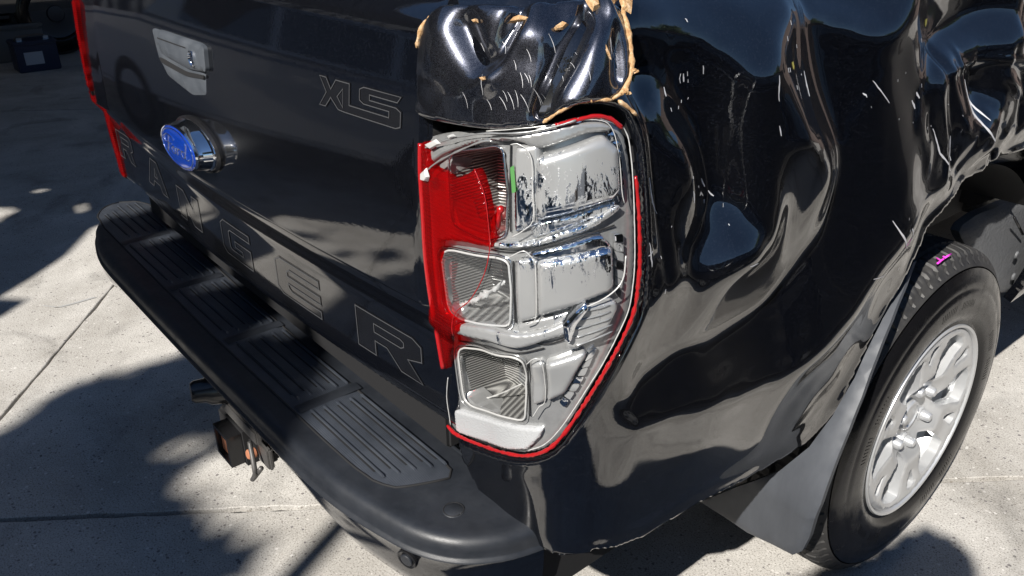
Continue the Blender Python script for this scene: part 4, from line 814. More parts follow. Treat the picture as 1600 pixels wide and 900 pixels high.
def disc(name, c, n_, prof, m, parent, seg=28):
    n_ = Vector(tuple(n_)).normalized(); a = n_.orthogonal().normalized(); b = n_.cross(a); V = []
    for r, h in prof:
        for k in range(seg): t = 2*math.pi*k/seg; V.append(Vector(tuple(c))+a*math.cos(t)*r+b*math.sin(t)*r+n_*h)
    F = [(j*seg+k, j*seg+(k+1) % seg, (j+1)*seg+(k+1) % seg, (j+1)*seg+k) for j in range(len(prof)-1) for k in range(seg)]
    F.append(tuple((len(prof)-1)*seg+k for k in range(seg))); return mesh(name, V, F, m, parent, sharp=35)
for px in ((640, 873), (441, 694), (290, 527)):
    c, n_ = fascia_pt(*px); k = 1 if px[0] > 600 else .8
    disc('parking_sensor', c, n_, [(.0165*k, -.002), (.0165*k, .002), (.0150*k, .003), (.0125*k, .0022), (.0105*k, .001)], M['blackgloss'], bt)
    disc('parking_sensor', c, n_, [(.0100*k, 0), (.0100*k, .0032), (.0088*k, .0042)], M['plastic'], bt)
# dark block added where shade falls behind the bumper end + chassis darkness
box('shade_block', (.735, .13, .53), (.19, .26, .15), M['dark'], truck, .02); box('chassis_cover', (0, .30, .50), (1.2, .36, .05), M['dark'], truck)
# ------------------------------------------------------------------ tow hitch hanging under the bumper
hr = box('hitch_receiver', (.01, .02, .395), (.075, .20, .075), M['dark'], truck, .006)
tag(hr, 'square tow receiver with rusty opening')
def sqring(name, c, so, si, y0, y1, m, par_):
    V = []
    for y, s_ in ((y0, so), (y0, si), (y1, si), (y1, so)):
        for a, b in ((-1, -1), (1, -1), (1, 1), (-1, 1)): V.append((c[0]+a*s_/2, y, c[2]+b*s_/2))
    F = []
    for i in range(4):
        j = (i+1) % 4; F += [(i, j, 4+j, 4+i), (4+i, 4+j, 8+j, 8+i), (i, 12+i, 12+j, j)]
    return mesh(name, V, F, m, par_, smooth=False)
HC = (.075, -.10, .405)
sqring('receiver_tube', HC, .070, .056, -.115, .0, M['blackgloss'], hr)
sqring('receiver_collar', (HC[0], 0, HC[2]), .082, .070, -.085, -.06, M['dark'], hr)
box('receiver_inside', (HC[0], -.096, HC[2]), (.054, .02, .054), M['rust'], hr, .002)
box('receiver_bridge', (HC[0]+.07, -.06, HC[2]+.01), (.09, .03, .03), M['dark'], hr, .005)
disc('pin_head', (HC[0]+.075, -.088, HC[2]+.01), (0, -1, .1), [(.010, -.01), (.010, .004), (.008, .006)], M['rust'], hr)
tube('safety_chain', spline([(HC[0]+.09, -.09, HC[2]+.05), (HC[0]+.12, -.10, HC[2]+.0), (HC[0]+.10, -.10, HC[2]-.03), (HC[0]+.13, -.09, HC[2]+.01)], 6), .005, M['steel'], hr)
box('hitch_plate', (HC[0]+.11, -.07, HC[2]+.02), (.05, .012, .05), M['steel'], hr, .004)
box('hitch_bracket', (HC[0]+.05, -.085, HC[2]+.075), (.16, .012, .03), M['steel'], hr, .003)
pc = hit(345, 606, 1, -.09)
disc('trailer_socket', pc+np.array([0, .0, 0]), (-.25, -1, .1), [(.03, -.05), (.032, .0), (.03, .02), (.024, .03), (.022, .05), (.018, .056)], M['blackgloss'], hr)
disc('trailer_socket_cap', pc+np.array([-.012, -.004, .012]), (-.5, -1, .5), [(.016, -.012), (.017, .004), (.012, .010)], M['blackgloss'], hr)
box('socket_bracket', tuple(pc+np.array([.02, .06, -.01])), (.06, .02, .05), M['dark'], hr, .004)
# ------------------------------------------------------------------ wheel
WY, WZ, WX, WR = 1.07, .378, .933, .380
wheel = bpy.data.objects.new('rear_wheel', None); C.objects.link(wheel); wheel.location = (WX, WY, WZ); wheel.empty_display_size = .1
wheel.parent = truck; wheel.matrix_parent_inverse = truck.matrix_basis.inverted(); tag(wheel, 'alloy rear wheel with shined tyre')
def lathe(name, prof, n, m, parent, rot0=0, mod=None, sharp=40):
    """prof: (x offset, radius) ; axis x, local to the wheel"""
    V = []; F = []; k = len(prof)
    for i in range(n):
        for j, (x, r) in enumerate(prof):
            a = 2*math.pi*i/n+rot0; rr_ = r-(mod(i, j, x) if mod else 0); V.append((x, rr_*math.cos(a), rr_*math.sin(a)))
    for i in range(n):
        for j in range(k-1): F.append((i*k+j, i*k+j+1, ((i+1) % n)*k+j+1, ((i+1) % n)*k+j))
    o = mesh(name, V, F, m, None, sharp=sharp); o.parent = parent; return o
side = [(-.028, .216), (-.014, .219), (-.004, .224), (-.005, .230), (.001, .240), (.0035, .252), (.0045, .270), (.004, .288), (.0025, .300), (.0008, .303), (.0012, .307), (-.001, .318), (-.005, .330), (-.011, .343)]
sho = [(-.012, .346), (-.016, .352), (-.022, .358), (-.026, .366), (-.034, .3735), (-.044, .3765), (-.054, .378)]
lathe('tyre_sidewall', side, 160, M['tyre_wet'], wheel)
tread = [sho[0]]+sho[1:]+[(-.064, .379), (-.066, .371), (-.074, .371), (-.076, .3795), (-.095, .380), (-.112, .380), (-.114, .371), (-.123, .371), (-.125, .380), (-.145, .380), (-.163, .3795), (-.165, .371), (-.173, .371), (-.175, .379), (-.19, .3775), (-.21, .370), (-.225, .345), (-.23, .30), (-.225, .216)]
def tmod(i, j, x):
    if j < 1: return 0
    if x > -.064: return .0065 if (i+(1 if x < -.03 else 0)) % 7 == 0 and j > 1 else (.002 if (i % 7 == 3 and j in (3, 4, 5)) else 0)
    if x > -.19: return .005 if (i+int(-x*60)) % 7 == 0 else (.002 if (i+int(-x*60)) % 7 == 3 else 0)
    return 0
lathe('tyre', tread, 504, M['tyre'], wheel, mod=tmod, sharp=30)
barrel = [(-.006, .2235), (-.001, .2215), (-.002, .216), (-.012, .2105), (-.03, .206), (-.05, .202)]
lathe('rim', barrel, 120, M['alloy'], wheel)
lathe('rim_well', [(-.05, .202), (-.075, .196), (-.10, .18), (-.112, .15), (-.112, .06), (-.07, .05)], 60, M['sunlit_alloy'], wheel)
def pol(r, d): a = math.radians(d); return np.array([r*math.cos(a), r*math.sin(a)])
wh = []
R0 = 8
for i in range(6):
    a = 60*i+R0
    wh.append(rr([pol(.088, a-9), pol(.125, a-15), pol(.186, a-18), pol(.197, a-9), pol(.198, a+3), pol(.190, a+12), pol(.150, a+13), pol(.100, a+11), pol(.082, a)], .18))
    b = a+30
    wh.append(rr([pol(.145, b-1.5), pol(.188, b-5.5), pol(.194, b), pol(.188, b+4.5), pol(.145, b+1.5)], .2))
def dish(P):
    r = np.hypot(P[:, 0], P[:, 1]); return -.040+.030*sm((r-.055)/.06)+.006*sm((r-.15)/.05)-.006*sm((.05-r)/.02)
def WM(P, h=0.): P = np.atleast_2d(P); return np.stack([np.broadcast_to(np.asarray(h, float), (len(P),)), P[:, 0], P[:, 1]], 1)
circ = [pol(.2115, d) for d in range(0, 360, 4)]
sp = patch('spokes', np.array(circ), .007, WM, M['alloy'], None, holes=wh, h=dish, skirt=.022, round_=.0028, bsp=.0045, sharp=28); sp.parent = wheel
for i in range(6):
    q = pol(.0695, 60*i+R0+30); xx = float(dish(np.array([q]))[0])
    o = disc('lug_nut', (0, 0, 0), (1, 0, 0), [(.0165, -.006), (.0165, .001), (.0125, .002), (.0115, .016), (.0085, .021), (.003, .023)], M['alloy'], None, 12); o.parent = wheel; o.location = (xx, q[0], q[1])
    q = pol(.0695, 60*i+R0+30)
o = disc('centre_cap', (0, 0, 0), (1, 0, 0), [(.036, -.01), (.036, .010), (.033, .014), (.028, .015), (.026, .012), (.010, .014)], M['alloy'], None, 40); o.parent = wheel; o.location = (-.046, 0, 0)
o = tube('valve', [(-.025, -.155, .12), (-.010, -.150, .116)], .004, M['blackgloss'], None); o.parent = wheel
# raised lettering-like serrations on sidewall edge : fine radial ribs
V = []; F = []
for i in range(220):
    a = 2*math.pi*i/220
    if i % 11 > 7 or (i//22) % 2: continue
    for k, (r0, r1, x) in enumerate(((.262, .280, .0052),)):
        o0 = len(V)
        for r in (r0, r1):
            for da in (-.0045, .0045): V.append((x, r*math.cos(a+da), r*math.sin(a+da)))
        F.append((o0, o0+1, o0+3, o0+2))
o = mesh('sidewall_serration', V, F, M['tyre_wet'], None, smooth=False); o.parent = wheel; o['kind'] = 'stuff'
# crayon mark on tread
def tread_pt(px, py):
    U = None; best = None
    for x in np.linspace(-.19, -.03, 60):
        for a in np.linspace(1.2, 2.9, 240):
            p3 = np.array([WX+x, WY+.3830*math.cos(a), WZ+.3830*math.sin(a)]); e = ((proj(p3)-np.array([px, py]))**2).sum()
            if best is None or e < best[0]: best = (e, p3-np.array([WX, WY, WZ]))
    return best[1]
for st_ in ([(1464, 403), (1470, 407), (1466, 411), (1473, 414)], [(1475, 406), (1480, 410), (1477, 415)], [(1483, 408), (1490, 413)], [(1484, 416), (1491, 410)], [(1468, 416), (1478, 419), (1487, 419)], [(1473, 400), (1479, 404)], [(1481, 403), (1487, 407), (1492, 406)]):
    o = tube('crayon_mark', [tread_pt(*q) for q in st_], .0020, M['pink'], None, n=5); o.parent = wheel
# arch interior
al = []
for s_ in (.52, .86):
    pass
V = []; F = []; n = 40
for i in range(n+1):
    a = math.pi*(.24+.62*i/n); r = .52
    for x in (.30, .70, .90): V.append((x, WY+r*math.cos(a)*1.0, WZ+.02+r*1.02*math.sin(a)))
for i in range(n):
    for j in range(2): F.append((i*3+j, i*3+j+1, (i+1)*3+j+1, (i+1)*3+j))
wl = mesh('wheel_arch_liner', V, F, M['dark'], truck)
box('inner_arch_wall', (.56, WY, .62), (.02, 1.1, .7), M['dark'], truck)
# sunlit plastic guard ahead of the wheel
GP = [(1540, 372), (1562, 345), (1600, 318), (1640, 300), (1650, 420), (1600, 452), (1575, 462), (1562, 455)]
gx = .87
gpts = np.array([hit(a, b, 0, gx)[1:] for a, b in GP])
def GM(P, h=0.): P = np.atleast_2d(P); h = np.broadcast_to(np.asarray(h, float), (len(P),)); return np.stack([gx+h-.3*np.maximum(0, 1.75-P[:, 0])**2, P[:, 0], P[:, 1]], 1)
gg = patch('splash_guard', rr(gpts, .2), .02, GM, M['liner'], truck, h=0., skirt=.02, round_=.008)
for q in ((1588, 398), (1583, 432)):
    c = hit(*q, 0, gx); disc('guard_rivet', c, (1, 0, 0), [(.010, 0), (.008, .004), (.003, .005)], M['liner'], gg)
tube('guard_rib', [hit(1585, 340, 0, gx+.003), hit(1598, 366, 0, gx+.003)], .003, M['blackgloss'], gg)
# ------------------------------------------------------------------ mudflap
def fy(z): return WY-math.sqrt(max(.47**2-(max(z, .40)-.378)**2, .01))+(.03*(.40-z)/.2 if z < .4 else 0)
def fpt(px, py):
    y = .65
    for _ in range(25): q = hit(px, py, 1, y); y = .5*y+.5*fy(q[2])
    return q
FL = [(1425, 411), (1410, 452), (1389, 505), (1366, 562), (1344, 622), (1322, 678), (1300, 733), (1280, 790), (1262, 842), (1251, 863), (1236, 869), (1205, 853), (1165, 834), (1130, 810), (1092, 786), (1150, 762), (1215, 738), (1262, 700), (1298, 652), (1333, 592), (1372, 510), (1405, 446)]
fl2 = np.array([fpt(*q)[[0, 2]] for q in FL])
def FM(P, h=0.):
    P = np.atleast_2d(P); h = np.broadcast_to(np.asarray(h, float), (len(P),)); return np.stack([P[:, 0], np.array([fy(z) for z in P[:, 1]])-h+.03*np.sin(P[:, 0]*9)*0, P[:, 1]], 1)
fl = patch('mudflap', fl2, .015, FM, M['flap'], truck, h=0., skirt=.012, round_=.005, keepcorner=True, bsp=.01)
tag(fl, 'grey rubber mudflap')
# ------------------------------------------------------------------ rest of the truck ahead (bed front, cab)
def prism(name, prof, x0, x1, m, parent, bev=.02, taper=0, sharp=35):
    bm = bmesh.new(); a = [bm.verts.new((x0+taper*max(0, z-1.0), y, z)) for y, z in prof]; b = [bm.verts.new((x1-taper*max(0, z-1.0), y, z)) for y, z in prof]
    bm.faces.new(a); bm.faces.new(b[::-1]); n = len(prof)
    for i in range(n): bm.faces.new((a[i], b[i], b[(i+1) % n], a[(i+1) % n])[::-1])
    bmesh.ops.recalc_face_normals(bm, faces=bm.faces[:])
    if bev: bmesh.ops.bevel(bm, geom=bm.edges[:], offset=bev, segments=3, affect='EDGES')
    return bm_obj(name, bm, m, parent, True, sharp)
prism('cab', [(2.14, .45), (4.9, .45), (4.95, .95), (4.85, 1.12), (3.95, 1.22), (3.35, 1.74), (2.35, 1.76), (2.16, 1.3)], -.92, .92, M['paint'], truck, .04, .12)
prism('bonnet_nose', [(4.7, .4), (5.15, .45), (5.2, .8), (5.05, 1.05), (4.7, 1.08)], -.85, .85, M['paint'], truck, .06)
glass = mat('dark_window_glass', (.01, .012, .014), .03, 0, Coat_Weight=1)
box('rear_window', (0, 2.205, 1.53), (1.25, .01, .30), glass, truck, .004, Matrix.Rotation(-.27, 4, 'X'))
for sx in (-1, 1):
    prism('side_window', [(2.45, 1.28), (3.2, 1.28), (3.2, 1.62), (2.5, 1.64)], sx*.895-.012, sx*.895+.012, glass, truck, .004)
    prism('side_window', [(3.26, 1.28), (3.8, 1.28), (3.4, 1.60), (3.26, 1.62)], sx*.895-.012, sx*.895+.012, glass, truck, .004)
box('bed_front_wall', (0, 2.10, 1.08), (1.5, .04, .44), M['paint'], truck, .01)
for sx in (-1, 1): box('bed_inner_wall', (sx*.70, 1.1, 1.06), (.03, 2.0, .44), M['paint'], truck, .008)
for loc in ((-WX, WY), (WX, 4.25), (-WX, 4.25)):
    c = wheel.copy(); C.objects.link(c); c.location = (loc[0], loc[1], WZ); c.rotation_euler.z = math.pi if loc[0] < 0 else 0; c['label'] = 'wheel on the hidden side' if loc[0] < 0 else 'front wheel'
    for ch in list(wheel.children):
        if ch.name.split('.')[0] in ('tyre', 'tyre_sidewall', 'rim', 'spokes', 'centre_cap'): k = ch.copy(); C.objects.link(k); k.parent = c
for z in (.9,): box('tailgate_hinge_bar', (0, .06, .68), (1.3, .04, .06), M['dark'], truck, .005)
box('chassis_rail', (.45, 2.4, .50), (.08, 4.4, .12), M['dark'], truck, .01); box('chassis_rail', (-.45, 2.4, .50), (.08, 4.4, .12), M['dark'], truck, .01)
box('rear_axle', (0, WY, WZ), (1.5, .10, .10), M['dark'], truck, .03)
box('side_sill', (.86, 3.0, .44), (.08, 2.0, .10), M['blackgloss'], truck, .02)
# ------------------------------------------------------------------ ground : concrete slabs with recessed joints
gnd = bpy.data.objects.new('ground', bpy.data.meshes.new('ground')); 
gm = gnd.data; gm.from_pydata([(-300, -300, -.016), (300, -300, -.016), (300, 300, -.016), (-300, 300, -.016)], [], [(0, 1, 2, 3)]); C.objects.link(gnd); gm.materials.append(M['asphalt']); gnd['kind'] = 'structure'
def G(px, py): return hit(px, py, 2, 0)[:2]
A, B = G(0, 812), G(1600, 746); e1 = (B-A)/np.linalg.norm(B-A); e2 = np.array([-e1[1], e1[0]])
P1, P2 = G(0, 650), G(190, 435); 
l2 = (P2-P1)/np.linalg.norm(P2-P1)
v0 = A@e2; u0 = ((P1+P2)/2)@e1
def slab(u_, v_, L, W_):
    gu, gv = .0045, .0075
    P = np.array([(u_, v_), (u_+L, v_), (u_+L, v_+W_), (u_, v_+W_)]); rg = random.Random(int(u_*10+v_*100))
    q = densify(P, .05); out = []
    for a in q:
        c = np.clip(a, [u_+gu, v_+gv], [u_+L-gu, v_+W_-gv]); n = np.array([rg.gauss(0, .0016), rg.gauss(0, .0016)]); out.append(c+n)
    W2 = np.array([e1*a+e2*b for a, b in out]); dz = rg.uniform(-.001, .001); k = len(W2)
    if 0.5*np.sum(W2[:, 0]*np.roll(W2[:, 1], -1)-np.roll(W2[:, 0], -1)*W2[:, 1]) < 0: W2 = W2[::-1]
    V = [(a, b, -.0015+dz*0) for a, b in W2]+[(a, b, -.03) for a, b in W2]; cc = W2.mean(0)
    V2_ = [(cc[0]+(a-cc[0])*(1-.003/np.hypot(a-cc[0], b-cc[1])), cc[1]+(b-cc[1])*(1-.003/np.hypot(a-cc[0], b-cc[1])), 0) for a, b in W2]
    V += V2_; F = [tuple(2*k+i for i in range(k))]+[(k+i, k+(i+1) % k, (i+1) % k, i) for i in range(k)]+[(i, (i+1) % k, 2*k+(i+1) % k, 2*k+i) for i in range(k)]
    o = mesh('concrete_slab', V, F, M['concrete'], gnd, smooth=False); return o
SL = 4.2
for i in range(-3, 3):
    for j in range(-3, 3): slab(u0+i*SL, v0+j*SL, SL, SL)
# chalk line on the slab
q = [G(68, 478), (G(90, 481)), G(118, 474), G(148, 465)]
o = mesh('chalk_line', [(a[0]+d*.006, a[1]+d*.008, .002) for a in q for d in (-1, 1)], [(2*i, 2*i+1, 2*i+3, 2*i+2) for i in range(3)], M['rim_white'], gnd, smooth=False)
# little stones and leaf litter
V = []; F = []
for _ in range(160):
    x, y = random.uniform(-2.5, 2.2), random.uniform(-1.3, 3); r = random.uniform(.0015, .005); o0 = len(V)
    for k in range(5): a = 1.256*k; V.append((x+r*math.cos(a)*random.uniform(.7, 1.2), y+r*math.sin(a)*random.uniform(.7, 1.2), 0))
    V.append((x, y, r*.8)); F += [(o0+k, o0+(k+1) % 5, o0+5) for k in range(5)]
o = mesh('grit', V, F, M['steel'], None, smooth=False); tag(o, 'scattered grit on the concrete', kind='stuff')
o['category'] = 'grit'
# ------------------------------------------------------------------ workshop at the far left, in shade
wall = mat('workshop_cladding', (.09, .10, .12), .6); wallred = mat('dark_brick_paint', (.06, .055, .06), .8)
sh = empty('workshop', (-8.2, 2, 0), 'dark open workshop bay at the far left behind the truck', 'workshop')
box('back_wall', (-9.3, 0.0, 2.8), (.15, 18, 5.6), wall, sh)
for k in range(40): box('wall_rib', (-9.2, -8+k*.4, 2.8), (.03, .05, 5.6), wall, sh)
# unseen carport roof added, outline and holes cut to cast the shade
K = SUN/SUN[2]
def up(g, h): return (g[0]+K[0]*h, g[1]+K[1]*h)
S1 = [G(146, 355), G(107, 397), G(53, 433), G(0, 465), G(46, 468), G(0, 497)]
S1 = S1+[np.array(q) for q in ((-1.62, -.5), (-1.62, -.85), (-2.0, -1.1), (-2.1, -1.6), (-2.2, -3.4), (-9.4, -3.4), (-9.4, 8), (-3.4, 8), (-2.75, 1.4))]
hol = [np.array([G(*q) for q in L]) for L in ([(0, 322), (24, 321), (38, 326), (20, 336), (0, 352), (-20, 350), (-20, 325)], [(124, 316), (138, 313), (146, 320), (143, 332), (128, 333), (121, 326)], [(48, 297), (70, 293), (92, 294), (75, 299), (55, 301)])]
HR = 3.1
def RM(P, h=0.): P = np.atleast_2d(P); return np.stack([P[:, 0]+K[0]*HR, P[:, 1]+K[1]*HR, np.full(len(P), HR)+np.asarray(h)*1.0], 1)
hol.append(np.array([(-2.38+.16*math.cos(a)+.03*math.sin(3*a), -.66+.30*math.sin(a)) for a in np.linspace(0, 6.28, 14)[:-1]]))
roof = patch('shadow_roof_sheet', np.array(S1), .4, RM, wall, sh, holes=hol, h=0., skirt=.03, keepcorner=True, bsp=.08)
for q in ((-2.2, -3.9), (-2.2, .0)): pass
box('roof_post', (-1.95, -4.6, 1.55), (.10, .10, 3.1), wall, sh, .005); box('roof_post', (-7.8, -4.9, 1.55), (.10, .10, 3.1), wall, sh, .005); box('roof_post', (-8.9, 3.6, 1.55), (.10, .10, 3.1), wall, sh, .005)
# things on the workshop floor
bc = G(60, 108); 
bat = empty('car_battery', (bc[0], bc[1], 0), 'dark blue car battery with white label on the workshop floor', 'car battery')
navy = mat('navy_plastic', (.006, .014, .045), .4); wht = mat('white_label', (.32, .35, .4), .5); cable = mat('cable_rubber', (.10, .08, .07), .6)
def bx(n, dx, dy, z, s, m_, b=.008): return box(n, (bc[0]+dx, bc[1]+dy, z), s, m_, bat, b)
bx('battery_case', 0, 0, .11, (.22, .32, .22), navy); bx('battery_lid', 0, 0, .232, (.235, .335, .03), navy); bx('battery_label', .1115, -.03, .11, (.003, .14, .10), wht, 0)
for dy in (-.1, .1): bx('battery_terminal', .05, dy, .258, (.04, .04, .03), M['chrome'], .004)
tube('carry_handle', spline([(bc[0], bc[1]-.13, .245), (bc[0], bc[1]-.08, .275), (bc[0], bc[1]+.08, .275), (bc[0], bc[1]+.13, .245)], 5), .007, cable, bat)
# vehicles: one in the bay, one unseen behind, dark wagon added for its reflection
def vehicle(name, loc, rz, body_m, prof, hw, gh, label, cat, wheels, wr=.33, taper=.10, dark=False):
    v = empty(name, (0, 0, 0), label, cat)
    prism('body', prof, -hw, hw, body_m, v, .05, 0)
    prism('greenhouse', gh, -hw+.06, hw-.06, body_m, v, .05, .22)
    zs = [z for y, z in gh]; z0, z1 = min(zs)+.08, max(zs)-.08
    ys = [y for y, z in gh if z > z1]; ya, yb = min(ys)+.05, max(ys)-.05; n = 3; W_ = (yb-ya+.35)/n
    for sx in (-1, 1):
        for i in range(n):
            a = ya-.15+i*W_; b = a+W_-.07; bm = bmesh.new(); P = [(a, z0), (b, z0), (b-.10*(i == n-1), z1), (a+.10*(i == 0), z1)]
            vs = [bm.verts.new((sx*(hw-.06+.012-.22*max(0, z-1.0)), y, z)) for y, z in P]; bm.faces.new(vs if sx > 0 else vs[::-1]); bm_obj('side_window', bm, glass, v)
    for k, yy in ((0, min(y for y, z in gh)), (1, max(y for y, z in gh))):
        top = ya-.05 if k == 0 else yb+.05; d = -1 if k == 0 else 1; e = .014*d
        z_a, z_b = z0, z1; y_a = yy+(top-yy)*.2+e*1.5; y_b = top+(yy-top)*.12+e*1.5
        bm = bmesh.new(); vs = [bm.verts.new(c) for c in ((-hw+.22, y_a, z_a), (hw-.22, y_a, z_a), (hw-.30, y_b, z_b), (-hw+.30, y_b, z_b))]; bm.faces.new(vs[::-d]); bm_obj('windscreen', bm, glass, v)
    for wy in wheels:
        for sx in (-1, 1):
            wo = bpy.data.objects.new('wheel', None); C.objects.link(wo); wo.parent = v; wo.location = (sx*(hw+.005), wy, wr); wo.rotation_euler.z = math.pi if sx < 0 else 0; k_ = wr/WR; wo.scale = (k_,)*3
            for ch in list(wheel.children):
                if ch.name.split('.')[0] in (('tyre', 'tyre_sidewall') if dark else ('tyre', 'tyre_sidewall', 'rim', 'spokes')): c_ = ch.copy(); C.objects.link(c_); c_.parent = wo
    if dark:
        for wo in [c for c in v.children if c.name.startswith('wheel')]:
            hc = disc('hubcap', (0, 0, 0), (1, 0, 0), [(.218, -.03), (.218, -.012), (.19, -.02), (.08, -.01), (.07, .005), (.03, .01)], steelw, None, 32); hc.parent = wo
    y_back, y_front = min(y for y, z in prof), max(y for y, z in prof)
    for sx in (-1, 1):
        box('tail_light', (sx*(hw-.16), y_back-.004, .88), (.18, .03, .14), M['redsolid'], v, .01); box('headlight', (sx*(hw-.2), y_front+.004, .72), (.26, .03, .13), M['retro'], v, .01)
        box('door_handle', (sx*(hw+.008), .1, .92), (.02, .16, .025), body_m, v, .006)
    for y_, d in ((y_back, -1), (y_front, 1)): box('bumper_bar', (0, y_+d*.03, .42), (hw*1.9, .08, .18), M['plastic'], v, .03)
    v.location = loc; v.rotation_euler.z = rz; return v
steelw = mat('dark_steel_wheel', (.035, .04, .05), .4, .4)
silver = mat('pale_grey_car_paint', (.30, .33, .38), .35, .3, Coat_Weight=1); darkc = mat('dark_car_paint', (.012, .014, .018), .35, .3, Coat_Weight=1)
wag = [(-2.2, .35), (2.2, .35), (2.3, .6), (2.2, .86), (1.2, .98), (-2.1, 1.0), (-2.28, .8), (-2.28, .45)]
wgh = [(-2.12, .96), (1.25, .96), (.65, 1.42), (-1.85, 1.46)]
vehicle('parked_ute', (-3.4, -2.3, 0), .9, silver, wag, .88, wgh, 'pale grey wagon parked behind the black truck', 'car', (-1.4, 1.4), dark=True)
vehicle('reflection_wagon', (3.15, 2.3, 0), .03, darkc, wag, .90, wgh, 'dark wagon added out of view for its reflection in the black truck', 'car', (-1.4, 1.4))
vehicle('workshop_car', (-7.9, 2.7, 0), .0, darkc, wag, .88, wgh, 'dark car standing in the shaded workshop bay', 'car', (-1.4, 1.4), .36, dark=True)
# air lines and cables hanging in the bay
for i, L in enumerate(([(0, 2, -7.3), (14, 20, -7.2), (30, 35, -7.1), (44, 46, -7.), (54, 56, -7.), (50, 62, -6.9), (42, 66, -6.8)], [(28, -5, -7.6), (30, 18, -7.5), (36, 34, -7.4), (46, 44, -7.3)], [(36, -8, -7.6), (40, 14, -7.5), (48, 30, -7.4), (54, 48, -7.2)])):
    o = tube('hanging_cable', spline([hit(a, b, 0, x) for a, b, x in L], 5), .012, cable, None)
    tag(o, ('cable looping down to the battery in the workshop bay', 'cable hanging farthest left in the workshop bay', 'cable hanging nearest the car wheel in the workshop bay')[i], 'cable', 'cables hanging in the workshop bay')
for i, (px, s_, lab) in enumerate((((22, 92), (.35, .5, .28), 'low dark crate beside the battery'), ((8, 62), (.5, .4, .5), 'dark toolbox at the far left of the bay'))):
    g = G(*px); b = box('storage_box', (g[0]-.3*i, g[1], s_[2]/2), s_, navy if i else M['liner'], None, .02); tag(b, lab, 'box')
    box('box_lid', (g[0]-.3*i, g[1], s_[2]+.012), (s_[0]+.02, s_[1]+.02, .03), M['liner'], b, .01).matrix_parent_inverse = Matrix()
# ------------------------------------------------------------------ fence added for dark reflections; buildings raised to block sky light, seen only reflected
fen = empty('reflection_fence', (4.7, 6, 0), 'dark timber fence added beside the yard for its reflection', 'fence'); tim = mat('dark_timber', (.06, .05, .045), .8)
for k in range(70): box('paling', (4.7, -1.5+k*.2, 1.0), (.02, .19, 2.0+.03*random.random()), tim, fen)
for z in (.4, 1.6): box('rail', (4.66, 5.4, z), (.04, 14, .07), tim, fen)
b2 = empty('brick_building', (0, 14, 0), 'dark building beyond the front of the truck', 'building'); brk = mat('dull_brick', (.12, .09, .08), .85)
box('wall', (1, 14.0, 2.0), (20, .3, 4.0), brk, b2)
for k in range(5): box('window', (-5+k*3, 13.83, 1.9), (1.3, .06, 1.1), glass, b2)
b3 = empty('rear_building', (0, -14, 0), 'building behind the photographer, raised to block sky light', 'building')
box('wall', (-2, -14, 3.3), (30, .3, 6.6), brk, b3)
for k in range(18): box('window', (-11+(k%9)*2.6, -13.83, 1.8+(k//9)*2.9), (1.3, .06, 1.2), glass, b3)
# ------------------------------------------------------------------ trees
leafm = mat('leaf', (.05, .085, .028), .55); bark = mat('bark', (.16, .12, .09), .9)
lm = leafm; lk(lm, ramp(lm, noise(lm, tco(lm), 1.7, 4), [(.35, (.03, .06, .02)), (.65, (.09, .13, .04))]), bsdf(lm).inputs['Base Color'])
def leaves(name, pts, size, parent):
    n = len(pts); c = pts; a = RNG.normal(size=(n, 3)); a /= np.linalg.norm(a, axis=1)[:, None]; b = np.cross(a, RNG.normal(size=(n, 3))); b /= np.linalg.norm(b, axis=1)[:, None]
    s_ = size*RNG.uniform(.6, 1.2, (n, 1)); V = np.stack([c-a*s_, c+b*s_*.45, c+a*s_, c-b*s_*.45], 1).reshape(-1, 3)
    return mesh(name, V, np.arange(4*n).reshape(-1, 4), leafm, parent, smooth=False)
def limb(name, pts, r0, r1, parent): q = spline(pts, 5); return tube(name, q, list(np.linspace(r0, r1, len(q))), bark, parent, n=9, jit=.06)
def canopy(polys, holes, h0, h1, dens, size):
    out = []
    for P in polys:
        P = np.array(P); ar = abs(.5*np.sum(P[:, 0]*np.roll(P[:, 1], -1)-np.roll(P[:, 0], -1)*P[:, 1])); n = int(ar*dens*2.2)+10
        Q = RNG.uniform(P.min(0), P.max(0), (n*3, 2)); k = inside(Q, P)
        d = pdist(Q, P, True); k &= (d > size*.35)
        for H in holes: k &= ~inside(Q, np.array(H))
        out.append(Q[k])
    Q = np.vstack(out); h = RNG.uniform(h0, h1, len(Q)); return np.stack([Q[:, 0]+K[0]*h, Q[:, 1]+K[1]*h, h], 1)
gp = lambda L: np.array([G(*q) for q in L])
S2 = np.vstack([gp([(0, 677), (49, 639), (100, 612), (151, 594), (211, 579), (264, 560), (310, 545)]), [(-.9, .22), (-.62, .30), (-.42, .16)], gp([(362, 700), (320, 722), (287, 749), (273, 764), (279, 783), (295, 796), (313, 805), (325, 820), (340, 836), (360, 850), (378, 862), (393, 885), (396, 900)]), [(-.05, -.50), (.35, -.75), (.75, -.72), (1.1, -1.0), (1.3, -1.7), (.6, -2.3), (-.6, -2.2), (-1.0, -1.7), (-1.02, -1.0), (-.98, -.6)]])
H2 = [gp([(230, 711), (264, 685), (310, 662), (340, 669), (362, 685), (328, 703), (272, 726), (234, 732)]), np.array([(.35, -1.25), (.8, -1.3), (.9, -1.6), (.4, -1.6)]), np.array([(-.5, -1.3), (-.2, -1.1), (-.1, -1.35), (-.4, -1.55)])]
sx = lambda L: [(x-K[0]*.622, y-K[1]*.622) for x, y in L]       # a place on the bumper step, carried along the sun ray to the ground
